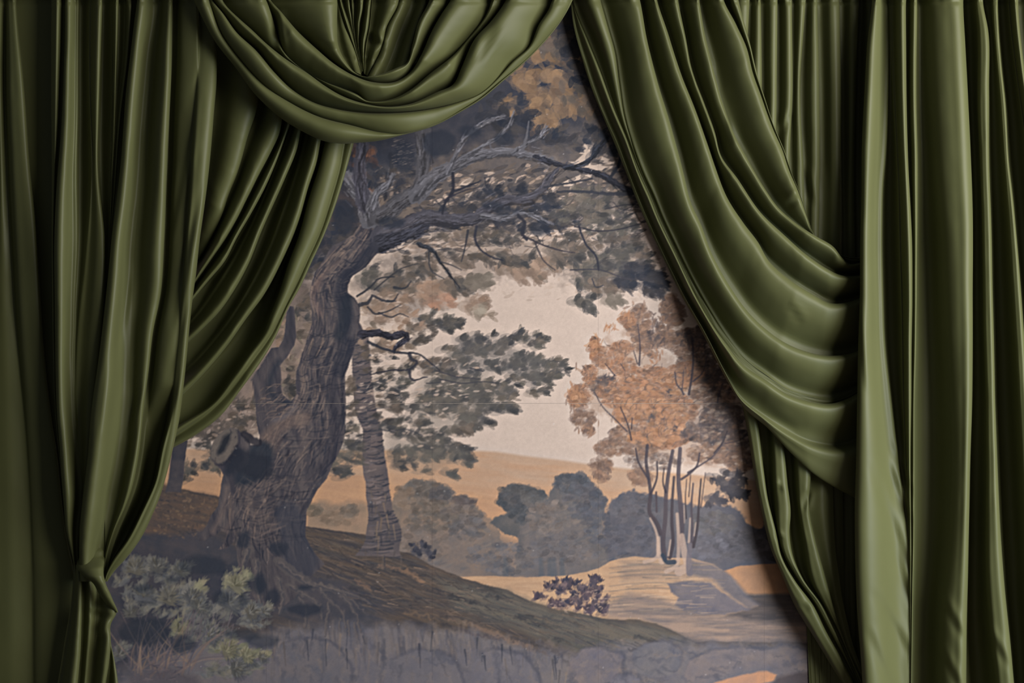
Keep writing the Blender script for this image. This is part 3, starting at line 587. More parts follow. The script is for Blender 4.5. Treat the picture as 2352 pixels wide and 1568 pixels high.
# leaves and sky left of and behind the big trunk
poly([(560,700),(720,640),(730,760),(690,860),(680,930),(640,960),(590,1000),(560,1010),(480,990),(400,1010),(420,900)], rgb(132,114,104), a=.85, feather=16, rough=12, c2=rgb(104,94,90))
for cx, cy, rx, ry, n, pal in [(690,730,20,50,50,LM),(665,870,14,50,50,LM),(640,760,16,40,40,LB_),(560,940,50,40,70,LM),(500,980,60,26,60,LM),(440,1010,50,20,50,LM),(470,1050,30,26,40,LG),(480,1075,24,14,24,LG),(430,1080,14,30,24,LG)]:
    leaves(cx, cy, rx, ry, n, pal, l=11, w=4.5, ang=-.2, spread=.8, a=.5)
for _ in range(60):
    dab(R.uniform(430, 600), R.uniform(930, 1030), R.uniform(4, 12), R.uniform(1.6, 4), R.gauss(-.2, .3), pick([rgb(182,162,148), rgb(158,136,122), rgb(170,150,138)]), .55)
for _ in range(34):
    dab(R.uniform(650, 700), R.uniform(700, 920), R.uniform(4, 10), R.uniform(2, 4), R.gauss(1.2, .5), pick([rgb(168,146,130), rgb(140,122,110), rgb(120,112,98)]), .5)
ribbon(curve([(395,1010),(392,1060),(385,1110),(380,1130)], 20), curve([(432,1010),(425,1060),(420,1110),(416,1130)], 20), rgb(76,74,80), feather=3, rough=2, c2=rgb(96,88,88))

# ---- the great old trunk
TL = [(822,470),(827,512),(812,540),(767,562),(745,595),(722,627),(710,675),(715,710),(716,740),(710,770),(701,795),(690,820),(682,845),(680,880),(681,907),(667,922),(650,907),(646,875),(644,840),(660,820),(675,795),(680,770),(679,740),(676,706),(666,704),(657,717),(656,750),(650,780),(640,797),(622,800),(600,835),(577,872),(582,900),(587,945),(591,975),(596,1000),(595,1022),(575,1020),(570,1007),(557,997),(545,986),(530,982),(512,990),(497,1005),(485,1027),(486,1050),(495,1065),(507,1077),(513,1090),(507,1115),(506,1137),(502,1160),(487,1182),(470,1217),(457,1242),(470,1240),(510,1218),(522,1225),(515,1245),(498,1262),(520,1258),(542,1240),(545,1290),(560,1340),(600,1390),(640,1400),(680,1370)]
TR = [(872,470),(878,532),(872,575),(840,613),(812,632),(800,655),(800,672),(815,685),(827,702),(828,720),(826,740),(832,755),(830,775),(818,788),(807,815),(800,837),(794,860),(792,900),(794,950),(792,990),(789,1014),(777,1042),(762,1070),(750,1097),(726,1132),(710,1162),(704,1178),(701,1207),(701,1232),(712,1255),(728,1275),(745,1295),(720,1320),(690,1345)]
trunk = TL + TR[::-1]
poly(trunk, rgb(76,73,79), feather=2.4, rough=3, c2=rgb(96,89,90), streak=(1.35, 60, 11))
TP = np.array(trunk); slT = win(TP[:, 0].min() - 4, TP[:, 1].min() - 4, TP[:, 0].max() + 4, TP[:, 1].max() + 4)
CLIP = np.zeros((CH, CW)); CLIP[slT] = poly_mask(trunk, slT, 3.0, 3.0)
CL = curve([(825,480),(826,515),(790,555),(735,615),(711,675),(716,735),(703,795),(684,850),(681,905),(640,960),(600,1010),(560,1080),(520,1150),(500,1210),(500,1300)], 120)
CR = curve([(875,480),(878,540),(845,610),(803,655),(826,705),(829,760),(810,810),(794,870),(794,950),(790,1010),(765,1065),(730,1125),(705,1180),(702,1235),(740,1300)], 120)
for k in range(900):                          # furrows of bark that follow the trunk
    u = R.random(); v = R.random() * .96; dv = R.uniform(.015, .06)
    p = [rib_pt(CL, CR, min(1, max(0, u + .04 * math.sin(6 * (v + j * dv / 3) * 7 + k))), min(1, v + j * dv / 3)) for j in range(4)]
    dark = R.random() < (.25 + .55 * u)
    stroke(p, (R.uniform(2.5, 6), 1.2), pick([BARKD, rgb(64,62,70), rgb(70,68,74)]) if dark else pick([BARKL, BARKM, rgb(116,102,98), rgb(148,126,112)]), .55 if dark else .46 * (1.15 - .7 * u), soft=2.6)
for k in range(170):                          # wrinkles across it
    u = R.random(); v = R.uniform(0, .95)
    p = rib_pt(CL, CR, max(0, u - .18), v); q = rib_pt(CL, CR, min(1, u + .18), v)
    stroke([p, (p + q) / 2 + (0, R.uniform(3, 8)), q], (1.2, R.uniform(2, 4.5)), pick([BARKD, rgb(58,58,66), rgb(120,106,100)]), .42, soft=2.0)
for pts, w, c, a in [                          # big lights and darks
    ([(860,540),(835,600),(785,640),(780,680),(800,740),(795,800),(780,850)], (20,34), BARKD, .55), ([(800,690),(790,740),(780,770)], (30,26), rgb(50,56,66), .6), ([(760,880),(770,960),(770,1020),(740,1080)], (20,26), rgb(58,58,68), .4),
    ([(735,640),(722,680),(735,720)], (8,10), rgb(120,100,96), .5), ([(812,690),(818,730),(808,770)], (10,12), rgb(112,102,100), .5), ([(775,600),(745,630),(728,660)], (8,12), rgb(122,104,98), .45),
    ([(700,960),(640,980),(610,1010)], (30,34), rgb(140,116,102), .4), ([(690,960),(700,1000),(690,1050)], (26,18), rgb(128,112,104), .35), ([(640,1010),(620,1040),(600,1040)], (14,22), rgb(134,112,100), .35),
    ([(600,1040),(590,1070),(560,1095)], (56,44), rgb(54,60,70), .8), ([(545,1050),(530,1078)], (36,26), rgb(54,58,68), .8), ([(660,1180),(680,1230),(690,1290)], (60,80), rgb(70,72,82), .6),
    ([(640,830),(625,860),(620,900),(660,925)], (12,16), rgb(58,62,72), .7), ([(668,715),(668,760),(655,795)], (9,16), rgb(70,68,74), .6), ([(675,935),(655,955),(630,965)], (10,8), rgb(120,112,114), .5),
    ([(560,1130),(590,1180),(620,1200)], (30,30), rgb(108,96,92), .3), ([(520,1120),(514,1170),(490,1220)], (10,8), rgb(130,112,104), .6), ([(530,1140),(530,1190),(505,1240)], (6,10), rgb(120,104,98), .5)]:
    stroke(pts, w, c, a, soft=14)
for k in range(34):                           # curved ridges under the cut limb
    y = 1095 + k * 4.4; x = 545 + R.uniform(0, 30); 
    stroke([(x, y), (x + 30, y + 16), (x + R.uniform(60, 95), y + R.uniform(-4, 6))], (1.5, 3.5), pick([rgb(124,108,102), rgb(62,62,70), rgb(108,96,93)]), .32, soft=2.5)
for k in range(46):
    x, y = R.uniform(585, 650), R.uniform(880, 960)
    stroke([(x, y + 8), (x + 10, y), (x + R.uniform(18, 26), y - 2)], (1, 2.4), pick([rgb(150,126,110), rgb(66,64,70), rgb(120,104,98)]), .5, soft=2)
CLIP = None
# cut end of the limb
stroke([(560,995),(575,1008),(592,1016)], (16,20), rgb(58,57,64), .85, soft=4, rough=3)
stroke([(525,1040),(560,1060),(600,1075)], (52,58), rgb(54,57,66), .75, soft=14, rough=4)
poly([(545,986),(530,982),(512,990),(497,1005),(486,1027),(487,1050),(497,1064),(515,1058),(533,1040),(546,1015)], rgb(100,93,90), feather=4, rough=4, smooth=True, c2=rgb(112,103,97))
poly([(532,992),(516,1000),(506,1020),(502,1045),(514,1040),(526,1018)], rgb(60,61,66), feather=9, rough=6, smooth=True)
for k in range(12):
    t = k / 11 * 6.28
    stroke([(516 + 26 * math.cos(t) - 5 * math.sin(t), 1024 + 36 * math.sin(t)), (516 + 31 * math.cos(t), 1024 + 41 * math.sin(t))], (3, 2), pick([rgb(108,98,92), rgb(54,54,62)]), .45, soft=2.5)
stroke([(545,988),(548,1010),(538,1035),(520,1062),(500,1068),(487,1055)], (4,5), rgb(54,54,62), .4, soft=5, rough=4)
# roots
for pts, w in [([(640,1290),(680,1320),(720,1345),(760,1350),(800,1385),(820,1415),(828,1450)], (26,3)), ([(725,1340),(780,1358),(830,1372),(850,1385)], (9,2)), ([(735,1355),(760,1380),(785,1400),(795,1440)], (10,3)), ([(790,1365),(815,1385),(840,1405)], (6,2)), ([(665,1345),(700,1365),(730,1385),(740,1420)], (14,4)), ([(590,1290),(590,1340),(600,1390),(598,1410)], (20,4)), ([(570,1260),(560,1300),(552,1330)], (22,8)), ([(640,1330),(650,1380),(640,1410)], (14,6)), ([(755,1385),(752,1430),(745,1460)], (6,2)), ([(690,1375),(705,1400),(700,1440)], (8,3)), ([(780,1420),(782,1450)], (4,1.5)), ([(800,1425),(804,1460)], (4,1.5)), ([(815,1430),(822,1465)], (4,1.5))]:
    stroke(pts, w, rgb(96,90,90), .75, soft=4, rough=5); stroke([(x + 2, y + 3) for x, y in pts], [q * .4 for q in (w if len(pts) == 2 else np.linspace(w[0], w[1], len(pts)))], rgb(74,74,82), .5, soft=3)
    stroke([(x - 1, y - 2) for x, y in pts], [max(1, q * .22) for q in np.linspace(w[0], w[1], len(pts))], rgb(128,114,106), .4, soft=3, rough=5)
for cx, cy, rx, ry in [(600,1340,14,24),(625,1370,18,20),(700,1400,40,14),(560,1240,14,20),(640,1260,22,14),(700,1350,20,6)]:
    poly([(cx + rx * math.cos(t), cy + ry * math.sin(t)) for t in np.linspace(0, 6.28, 14)[:-1]], rgb(58,62,72), a=.75, feather=10, rough=6)

# ---- boughs
BG = rgb(98,96,101); BGD = rgb(60,62,70)
for pts, w, c in [
    ([(850,500),(840,460),(815,430),(800,405)], (52,26), BG), ([(835,470),(828,420),(825,380),(835,330),(835,290)], (36,20), rgb(78,76,84)), ([(850,480),(870,440),(895,420),(905,400)], (24,10), BG),
    ([(868,500),(920,465),(965,430),(970,380),(972,300)], (40,30), rgb(84,82,86)), ([(955,450),(1000,405),(1040,385),(1080,362),(1130,352),(1190,350),(1230,360),(1280,372)], (38,10), BG), ([(1030,395),(1050,350),(1075,310),(1110,285),(1160,265)], (14,4), BG), ([(1060,365),(1110,335),(1150,310),(1170,285),(1180,255)], (10,3), BG), ([(1180,352),(1210,330),(1240,315),(1255,290)], (12,4), BG), ([(1200,345),(1210,310),(1215,280)], (7,3), BG), ([(1150,352),(1130,345),(1125,330)], (6,3), BG),
    ([(872,545),(930,522),(980,500),(1030,505),(1080,505),(1120,480),(1160,460),(1220,455),(1250,430),(1275,395),(1300,375)], (46,5), rgb(80,78,85)), ([(1110,495),(1160,500),(1200,490),(1240,500),(1270,515)], (14,5), BG), ([(875,560),(920,545),(980,520)], (46,14), rgb(66,66,74)),
    ([(1230,360),(1290,380),(1340,390),(1390,405),(1420,425),(1450,440)], (10,16), rgb(60,60,68)), ([(1300,385),(1350,370),(1375,340),(1395,315)], (8,12), rgb(58,60,68)), ([(1400,410),(1420,380),(1430,350)], (8,6), rgb(58,60,68)), ([(1280,440),(1340,440),(1400,445),(1450,445)], (6,8), rgb(68,68,74)), ([(1250,430),(1310,420),(1360,410)], (5,4), rgb(66,66,72)),
    ([(1040,400),(1040,440),(1020,470),(1015,490)], (9,5), rgb(58,58,66)), ([(1042,440),(1080,425),(1105,415)], (5,3), rgb(62,62,70)), ([(1020,460),(1060,440),(1100,430)], (4,2), rgb(66,64,72)),
    ([(1190,495),(1205,510),(1200,535),(1210,550)], (8,7), rgb(60,60,68)), ([(1200,540),(1240,560),(1290,575),(1320,580)], (5,2), rgb(70,66,72)), ([(1095,520),(1090,545),(1105,575),(1130,590),(1155,598)], (7,3), rgb(62,62,70)), ([(1075,530),(1070,560),(1060,600)], (6,2), rgb(64,64,70)), ([(1330,520),(1345,560),(1370,590),(1375,620)], (5,4), rgb(62,62,70)), ([(1320,520),(1370,530),(1430,525),(1465,515)], (4,2), rgb(66,64,70)), ([(1230,560),(1250,600),(1275,620)], (4,2), rgb(74,70,74)), ([(1390,480),(1440,470),(1470,470)], (3,2), rgb(70,68,72)), ([(1310,620),(1380,620),(1440,640),(1490,640)], (3,2), rgb(72,70,76)), ([(1360,640),(1370,660),(1385,655)], (3,2), rgb(70,70,76)),
    ([(960,560),(1000,580),(1010,600),(1030,625),(1055,660)], (10,3), rgb(62,64,70)), ([(985,575),(990,620),(1020,640)], (4,2), rgb(70,70,74)), ([(1010,600),(1040,610),(1060,620)], (3,2), rgb(70,68,72)), ([(860,665),(890,640),(920,618),(960,605)], (4,2), rgb(72,70,72)), ([(820,680),(850,660),(870,640),(905,635)], (5,3), rgb(66,66,70)), ([(905,660),(930,662),(945,645)], (6,2), rgb(68,68,72)),
    ([(826,700),(845,695),(855,680),(880,690),(905,690),(915,675)], (9,3), rgb(72,70,74)), ([(845,705),(860,720),(890,715),(920,700)], (5,2), rgb(72,70,74)), ([(870,718),(900,728),(920,720),(938,728)], (4,2), rgb(74,72,76)), ([(890,690),(910,692)], (4,2), rgb(70,70,74)),
    ([(830,768),(870,765),(900,772),(930,768),(936,775),(915,790),(905,805)], (18,10), rgb(64,62,70)), ([(845,785),(880,800),(920,810),(960,812),(985,830),(1010,850)], (7,3), rgb(66,66,72)), ([(940,812),(945,825),(958,830),(945,845),(900,850),(850,860)], (8,3), rgb(70,68,74)), ([(940,850),(945,870),(980,865)], (7,3), rgb(72,70,76)), ([(1000,850),(1050,865),(1100,870)], (3,2), rgb(76,74,78)), ([(1010,870),(1060,880),(1110,876),(1150,880)], (3,1.5), rgb(76,74,78)), ([(980,880),(1010,878)], (3,1.5), rgb(80,78,80)), ([(870,985),(900,990),(930,985),(970,1000)], (3,2), rgb(74,74,78)), ([(865,938),(900,935)], (2,1.5), rgb(80,78,80)), ([(1080,845),(1110,852)], (3,1.5), rgb(76,74,78))]:
    stroke(pts, w, c, .88, soft=2.6, rough=min(5, max(w) * .2))
    if max(w) > 9:
        stroke([(x - 1, y - max(w) * .22) for x, y in pts], [max(1, q * .16) for q in np.linspace(w[0], w[1], len(pts))], c * 1.3, .32, soft=4, rough=5)
        stroke([(x + 1, y + max(w) * .26) for x, y in pts], [max(1, q * .28) for q in np.linspace(w[0], w[1], len(pts))], c * .66, .6, soft=4, rough=5)
        P_ = curve(pts, 40)
        for _ in range(int(max(w) * 3)):
            q = R.randrange(1, 38); o = R.gauss(0, max(w) * .22); tx, ty = P_[q + 1] - P_[q - 1]; tl = math.hypot(tx, ty) + 1e-6; tx /= tl; ty /= tl; x_, y_ = P_[q][0] - ty * o, P_[q][1] + tx * o; L_ = R.uniform(5, 14)
            stroke([(x_ - tx * L_, y_ - ty * L_), (x_ + tx * L_ + R.gauss(0, 3), y_ + ty * L_ + R.gauss(0, 3))], (R.uniform(1.5, 3.5), 1), c * R.choice([.6, .75, 1.25, 1.4]), .45, soft=1.8, smooth=False)
for cx, cy, rx, ry in [(900,510,30,14),(790,500,26,40),(930,360,26,40),(1010,330,40,30),(1080,300,26,14),(1160,320,26,14),(1130,470,26,9),(1160,485,30,9),(1240,525,26,16)]:
    poly([(cx + rx * math.cos(t), cy + ry * math.sin(t)) for t in np.linspace(0, 6.28, 14)[:-1]], rgb(54,58,68), a=.7, feather=9, rough=6)
for _ in range(60):
    x, y = R.uniform(900, 945), R.uniform(320, 380); stroke([(x, y), (x + R.uniform(4, 10), y - 2)], (1.5, 1), rgb(130,118,112), .3)

# ---- ferny plants at the foot of the tree
FG = [rgb(116,112,106), rgb(106,105,101), rgb(124,118,106), rgb(100,100,102)]
FY = [rgb(128,124,103), rgb(120,118,100), rgb(136,128,108)]
for cx, cy, rx, ry, n, pal, ang in [(320,1300,40,20,70,FG,-1.4),(370,1310,40,20,70,FG,-1.3),(415,1310,24,16,50,FG,-1.0),(300,1340,40,30,70,FG,-1.4),(400,1350,30,24,60,FG,-1.0),(330,1380,50,30,100,FG,-1.4),(390,1390,50,26,90,FG,-1.1),(440,1370,26,30,80,FG,-.8),(460,1350,12,14,30,FY,-.8),(450,1400,40,24,80,FG,-1.0),
    (540,1335,26,30,90,FY,-1.0),(560,1330,16,14,34,FY,-1.0),(535,1375,26,24,80,FG,-1.1),(520,1400,30,24,70,FG,-1.1),(560,1400,30,20,60,FG,-.6),(590,1405,24,14,50,FG,-.5),(605,1400,14,10,24,FG,-.5),(580,1430,30,10,40,FG,-.2),(410,1440,16,20,50,FY,-1.2),(460,1450,40,24,80,FG,-1.0),(500,1470,40,24,80,FG,-.6),(530,1490,40,20,70,FY,-.4),(565,1500,24,12,40,FY,-.4),(600,1500,16,10,24,FY,-.6),(540,1530,60,20,90,FG,-.2),(580,1525,40,10,40,FG,-.2),(270,1500,30,20,40,FG,-1.0),(500,1545,40,14,40,FG,0.)]:
    leaves(cx, cy, rx, ry, n, pal, l=9, w=3.0, ang=ang, spread=.7, a=.5, fan=.8, wash=.8, dens=1.5)
def clump(cx, cy, r, ang, pal):
    out = []
    for k in range(26):
        t = ang - 2.0 + 4.0 * k / 25
        rr = r * (1.0 if k % 2 else .68) * R.uniform(.85, 1.15) * (1 - .25 * abs(k - 12.5) / 12.5)
        out.append((cx + rr * math.cos(t), cy + rr * math.sin(t)))
    b = r * .5
    out += [(cx - b * math.cos(ang + .8), cy - b * math.sin(ang + .8)), (cx - b * math.cos(ang - .8), cy - b * math.sin(ang - .8))]
    c = pick(pal)
    poly([(x + 5, y + 7) for x, y in out], rgb(58,62,72), a=.45, feather=8, rough=3)
    poly(out, c, a=.8, feather=2.5, rough=1.5, c2=c * .82)
    for _ in range(int(r * 1.5)):
        t = ang + R.gauss(0, .8); q = r * R.uniform(.1, .85)
        dab(cx + q * math.cos(t), cy + q * math.sin(t), R.uniform(5, 9), R.uniform(1.6, 3), t, pick(pal) * R.choice([.75, .9, 1.12]), .5)
for cx, cy, r, ang in [(310,1310,30,-1.5),(360,1305,28,-1.4),(415,1312,26,-1.1),(330,1370,34,-1.6),(385,1375,34,-1.3),(440,1375,30,-.9),(300,1410,24,-1.7),(455,1395,26,-.8),(540,1345,34,-1.0),(525,1385,30,-1.2),(575,1408,26,-.6),(605,1405,16,-.4),(411,1450,20,-1.4),(480,1460,32,-.9),(520,1495,30,-.5),(565,1508,24,-.4),(540,1535,28,-.2),(600,1510,14,-.7),(275,1505,22,-1.5)]:
    clump(cx, cy, r, ang, FY if (cx, cy) in ((540,1345),(411,1450),(520,1495),(565,1508)) else FG)
for k in range(70):                           # stems fanning from the root crown
    x0, y0 = R.uniform(300, 440), R.uniform(1520, 1560)
    t = R.uniform(-2.5, -.35); L = R.uniform(50, 150)
    stroke([(x0, y0), (x0 + .5 * L * math.cos(t), y0 + .5 * L * math.sin(t) - 6), (x0 + L * math.cos(t + .12), y0 + L * math.sin(t + .12))], (R.uniform(2.5, 5), 1.2), pick([rgb(112,100,102), rgb(126,110,106), rgb(96,92,100), rgb(138,118,104)]), .55, soft=2)
for k in range(60):
    x0, y0 = R.uniform(420, 540), R.uniform(1400, 1450)
    stroke([(x0, y0), (x0 - R.uniform(2, 14), y0 + R.uniform(14, 40))], (1.5, 2.5), pick([rgb(122,112,112), rgb(104,98,102)]), .45, soft=2)
poly([(280,1600),(300,1550),(350,1530),(400,1535),(450,1550),(480,1600)], rgb(102,94,98), a=.6, feather=20, rough=10, c2=rgb(82,78,86))
for k in range(50):
    x, y = R.uniform(270, 420), R.uniform(1525, 1600)
    stroke([(x, y), (x - R.uniform(-20, 30), y + R.uniform(-8, 8))], (3, 1.5), pick([rgb(124,110,110), rgb(74,74,84), rgb(112,98,98)]), .45, soft=2)
for cx, cy, rx, ry in [(400,1330,20,8),(510,1370,20,18),(560,1380,14,14),(470,1300,60,24),(330,1350,20,8),(330,1450,60,30),(420,1480,30,20),(585,1340,20,20),(560,1455,40,14),(600,1470,40,16)]:
    poly([(cx + rx * math.cos(t), cy + ry * math.sin(t)) for t in np.linspace(0, 6.28, 14)[:-1]], rgb(54,60,70), a=.5, feather=12, rough=9)

# ---- tiny flecks where the print is worn
for _ in range(140):
    x, y = R.uniform(420, 1780), R.uniform(60, 1560)
    dab(x, y, R.uniform(1.2, 2.4), R.uniform(1.0, 1.8), R.uniform(0, 3), rgb(190,184,182), .55)
def blur(a, k):
    for ax in (0, 1):
        c = np.cumsum(np.concatenate([np.repeat(np.take(a, [0], ax), k + 1, ax), a, np.repeat(np.take(a, [-1], ax), k, ax)], ax), ax)
        a = (np.take(c, range(2 * k + 1, c.shape[ax]), ax) - np.take(c, range(0, c.shape[ax] - 2 * k - 1), ax)) / (2 * k + 1)
    return a
CAN += .55 * (CAN - blur(CAN, 2)) + .25 * (CAN - blur(CAN, 9))        # crisp brush edges
CAN[:] = .55 + (CAN - .55) * 1.14
LUM = (CAN @ np.array([.3, .59, .11]))[..., None]
CAN[:] = LUM + (CAN - LUM) * .90 + np.array([-.002, -.001, .006])
CAN[:] = np.clip(CAN * (1 + .03 * fbm(GX / 5.0, GY / 5.0, 77, 2))[..., None], 0.02, .95)

# ---- hang it on the wall sheet by sheet
PAINT = np.clip(lin(CAN) * PIGMENT, 0, .9)
mural = tag(bpy.data.objects.new('wall_mural', None), 'painted wallpaper mural of a gnarled old oak and hazy hills on the back wall', 'mural')
col.objects.link(mural); mural.location = (0, 0, 0)
def sheet(x0, x1, y0, y1, step):
    nx = max(2, int((x1 - x0) / (Q * step)) + 1); ny = max(2, int((y1 - y0) / (Q * step)) + 1)
    xs = np.linspace(x0, x1, nx); ys = np.linspace(y0, y1, ny)
    fx = np.clip((xs - PX0) / Q, 0, CW - 1.001); fy = np.clip((ys - PY0) / Q, 0, CH - 1.001)
    ix, iy = fx.astype(int), fy.astype(int); tx = (fx - ix)[None, :, None]; ty = (fy - iy)[:, None, None]
    c = (PAINT[iy][:, ix] * (1 - tx) + PAINT[iy][:, ix + 1] * tx) * (1 - ty) + (PAINT[iy + 1][:, ix] * (1 - tx) + PAINT[iy + 1][:, ix + 1] * tx) * ty
    X, Y = np.meshgrid(xs, ys)
    v = np.stack([(X - 1176) * S, np.full(X.shape, -0.0012), ZC + (784 - Y) * S], axis=-1).reshape(-1, 3)
    o = mesh_obj('wallpaper_sheet', v, grid_faces(ny, nx)[:, ::-1], PAPER, mural, smooth=False)
    at_ = o.data.attributes.new('paint', 'FLOAT_COLOR', 'POINT')
    at_.data.foreach_set('color', np.concatenate([c.reshape(-1, 3), np.ones((c.shape[0] * c.shape[1], 1))], axis=1).astype(np.float32).ravel())
    return o
cols = [-150, 231, 612, 993, 1374, 1755, 2136, 2517]
fine = {(231, 0): 2, (612, 0): 1, (993, 0): 1, (1374, 0): 1, (1755, 0): 6, (231, 1): 1, (612, 1): 1, (993, 1): 1, (1374, 1): 1, (1755, 1): 1}
for a, b in zip(cols[:-1], cols[1:]):
    for row, (y0, y1) in enumerate(((-70, 925.7), (926.6, 1710))):
        sheet(a + .12, b - .12, y0, y1, fine.get((a, row), 10))
# ---------------------------------------------------------------- curtains
# A fold runs between two traced lines (left, right); its section rises out of the valley, rolls over
# and tucks back under itself on the side that overhangs.
PROF_R = [(0.02, 0.0), (0.20, 0.05), (0.36, 0.36), (0.54, 0.82), (0.74, 1.0), (0.92, 0.90), (1.0, 0.60), (0.99, 0.26), (0.90, 0.0)]
PROF_L = [(1 - t, d) for t, d in PROF_R][::-1]
PROF_FL = [(1 - t, d) for t, d in [(0.02, 0.0), (0.10, 0.45), (0.25, 0.8), (0.5, 0.92), (0.75, 1.0), (0.93, 0.9), (1.0, 0.6), (0.99, 0.26), (0.93, 0.0)]][::-1]
PROF_S = [(0.05, 0.0), (0.22, 0.42), (0.5, 1.0), (0.78, 0.42), (0.95, 0.0)]
PROF_F = [(0.02, 0.0), (0.10, 0.45), (0.25, 0.8), (0.5, 0.92), (0.75, 1.0), (0.93, 0.9), (1.0, 0.6), (0.99, 0.26), (0.93, 0.0)]

def lines_y(pts, ys):
    P = np.asarray(pts, float)
    y = np.clip(ys, P[0, 1], P[-1, 1])
    return np.stack([hermite(P[:, 0], P[:, 1], y)[:, 0], ys], axis=1)

def cloth(name, folds, base, ys=None, nv=150, sub=3, creases=(), wob=2.0, seed=1, parent=None, maxd=75.0, vdeep=40.0):
    """folds: list of (left, right, amp, profile); amp is a number (share of the fold width) or [(v, share)...]"""
    sec = []; prev = None
    for L, R, amp, prof, *off in folds:
        if ys is not None:
            l, r = lines_y(L, ys), lines_y(R, ys)
            vv = ys
        else:
            l, r = curve(L, nv), curve(R, nv)
            vv = np.linspace(0, 1, nv)
        w = np.hypot(r[:, 0] - l[:, 0], r[:, 1] - l[:, 1])
        # smooth the width along the fold
        k = np.ones(9) / 9
        w = np.convolve(np.pad(w, 4, mode='edge'), k, mode='valid')
        a = np.interp(vv, *zip(*amp)) if isinstance(amp, (list, tuple)) else amp
        h = np.minimum(w * a * 1.75, maxd * 1.4)
        if prev is not None:                           # deep valley where two folds stand apart
            gap = np.hypot(l[:, 0] - prev[:, 0], l[:, 1] - prev[:, 1])
            if gap.max() > 12:
                sec.append(np.column_stack([prev * 0.88 + l * 0.12, -np.clip((gap - 4) * 1.2, 0, vdeep)]))
                sec.append(np.column_stack([prev * 0.35 + l * 0.65, -np.clip((gap - 4) * 1.1, 0, vdeep)]))
        prev = r
        for t, d in prof:
            p = l * (1 - t) + r * t
            sec.append(np.column_stack([p, d * h + (np.interp(np.linspace(0, 1, len(p)), *zip(*off[0])) if off else 0)]))
    sec = np.array(sec)                                # lines x v x 3
    n, V, _ = sec.shape
    # cross-section smoothing: Catmull-Rom over the line index
    q = np.linspace(0, n - 1, (n - 1) * sub + 1)
    k = np.clip(np.floor(q).astype(int), 0, n - 2); s = (q - k)[:, None, None]
    p0 = sec[np.maximum(k - 1, 0)]; p1 = sec[k]; p2 = sec[k + 1]; p3 = sec[np.minimum(k + 2, n - 1)]
    P = 0.5 * (2 * p1 + (p2 - p0) * s + (2*p0 - 5*p1 + 4*p2 - p3) * s**2 + (3*p1 - p0 - 3*p2 + p3) * s**3)
    x, y, d = P[..., 0], P[..., 1], P[..., 2]
    vv = ys if ys is not None else np.linspace(0, 1, V)
    b = np.interp(vv, *zip(*base)) if isinstance(base, (list, tuple)) else base
    d = d + b
    ui = np.arange(len(q))[:, None] / sub + 0 * x
    vi = np.arange(V)[None, :] * (170.0 / V) + 0 * x
    d = d + wob * fbm(ui * 0.23, vi * 0.045, seed, 2) + 0.5 * wob * fbm(ui * 0.5, vi * 0.16, seed + 5, 2)
    x = x + 0.8 * wob * fbm(ui * 0.12, vi * 0.05, seed + 9, 2)
    # shirred casing at the rod: a pinched seam with a small ruffle over it
    hd = np.exp(-np.clip(y + 4, 0, None) / 9.0)
    d = d - 5.0 * np.exp(-((y - 3) / 5.0) ** 2) + 5.0 * hd * vnoise(ui * 1.3, vi * 0 + seed, seed + 2)
    x = x + 2.5 * hd * vnoise(ui * 0.9 + 7, vi * 0 + seed, seed + 4)
    for (x0, y0, x1, y1, wd, dp) in creases:          # small pulled creases across the cloth
        dx, dy = x1 - x0, y1 - y0; ln = math.hypot(dx, dy)
        t = ((x - x0) * dx + (y - y0) * dy) / ln ** 2
        e = ((x - x0) * dy - (y - y0) * dx) / ln
        env = np.clip(t, 0, 1); env = np.where((t > 0) & (t < 1), np.sin(np.pi * env) ** 0.7, 0)
        d = d + dp * env * (e / wd) * np.exp(0.5 - 0.5 * (e / wd) ** 2)
    d = np.maximum(d, 5.0)
    kk = (DIST - d) / DIST
    verts = np.stack([(x - 1176.0) * S * kk, -d * S, np.maximum(ZC + (784.0 - y) * S * kk, 0.004)], axis=-1).reshape(-1, 3)
    o = mesh_obj(name, verts, grid_faces(len(q), V), FABRIC, parent)
    return o

YV = np.concatenate([np.linspace(-70, 30, 26), np.linspace(36, 1600, 158), np.linspace(1640, 2115, 9)])
def ext(pts, bottom=2120, dx=0):
    return [(pts[0][0], -80)] + [p for p in pts if p[1] > -80] + [(pts[-1][0] + dx, bottom)]

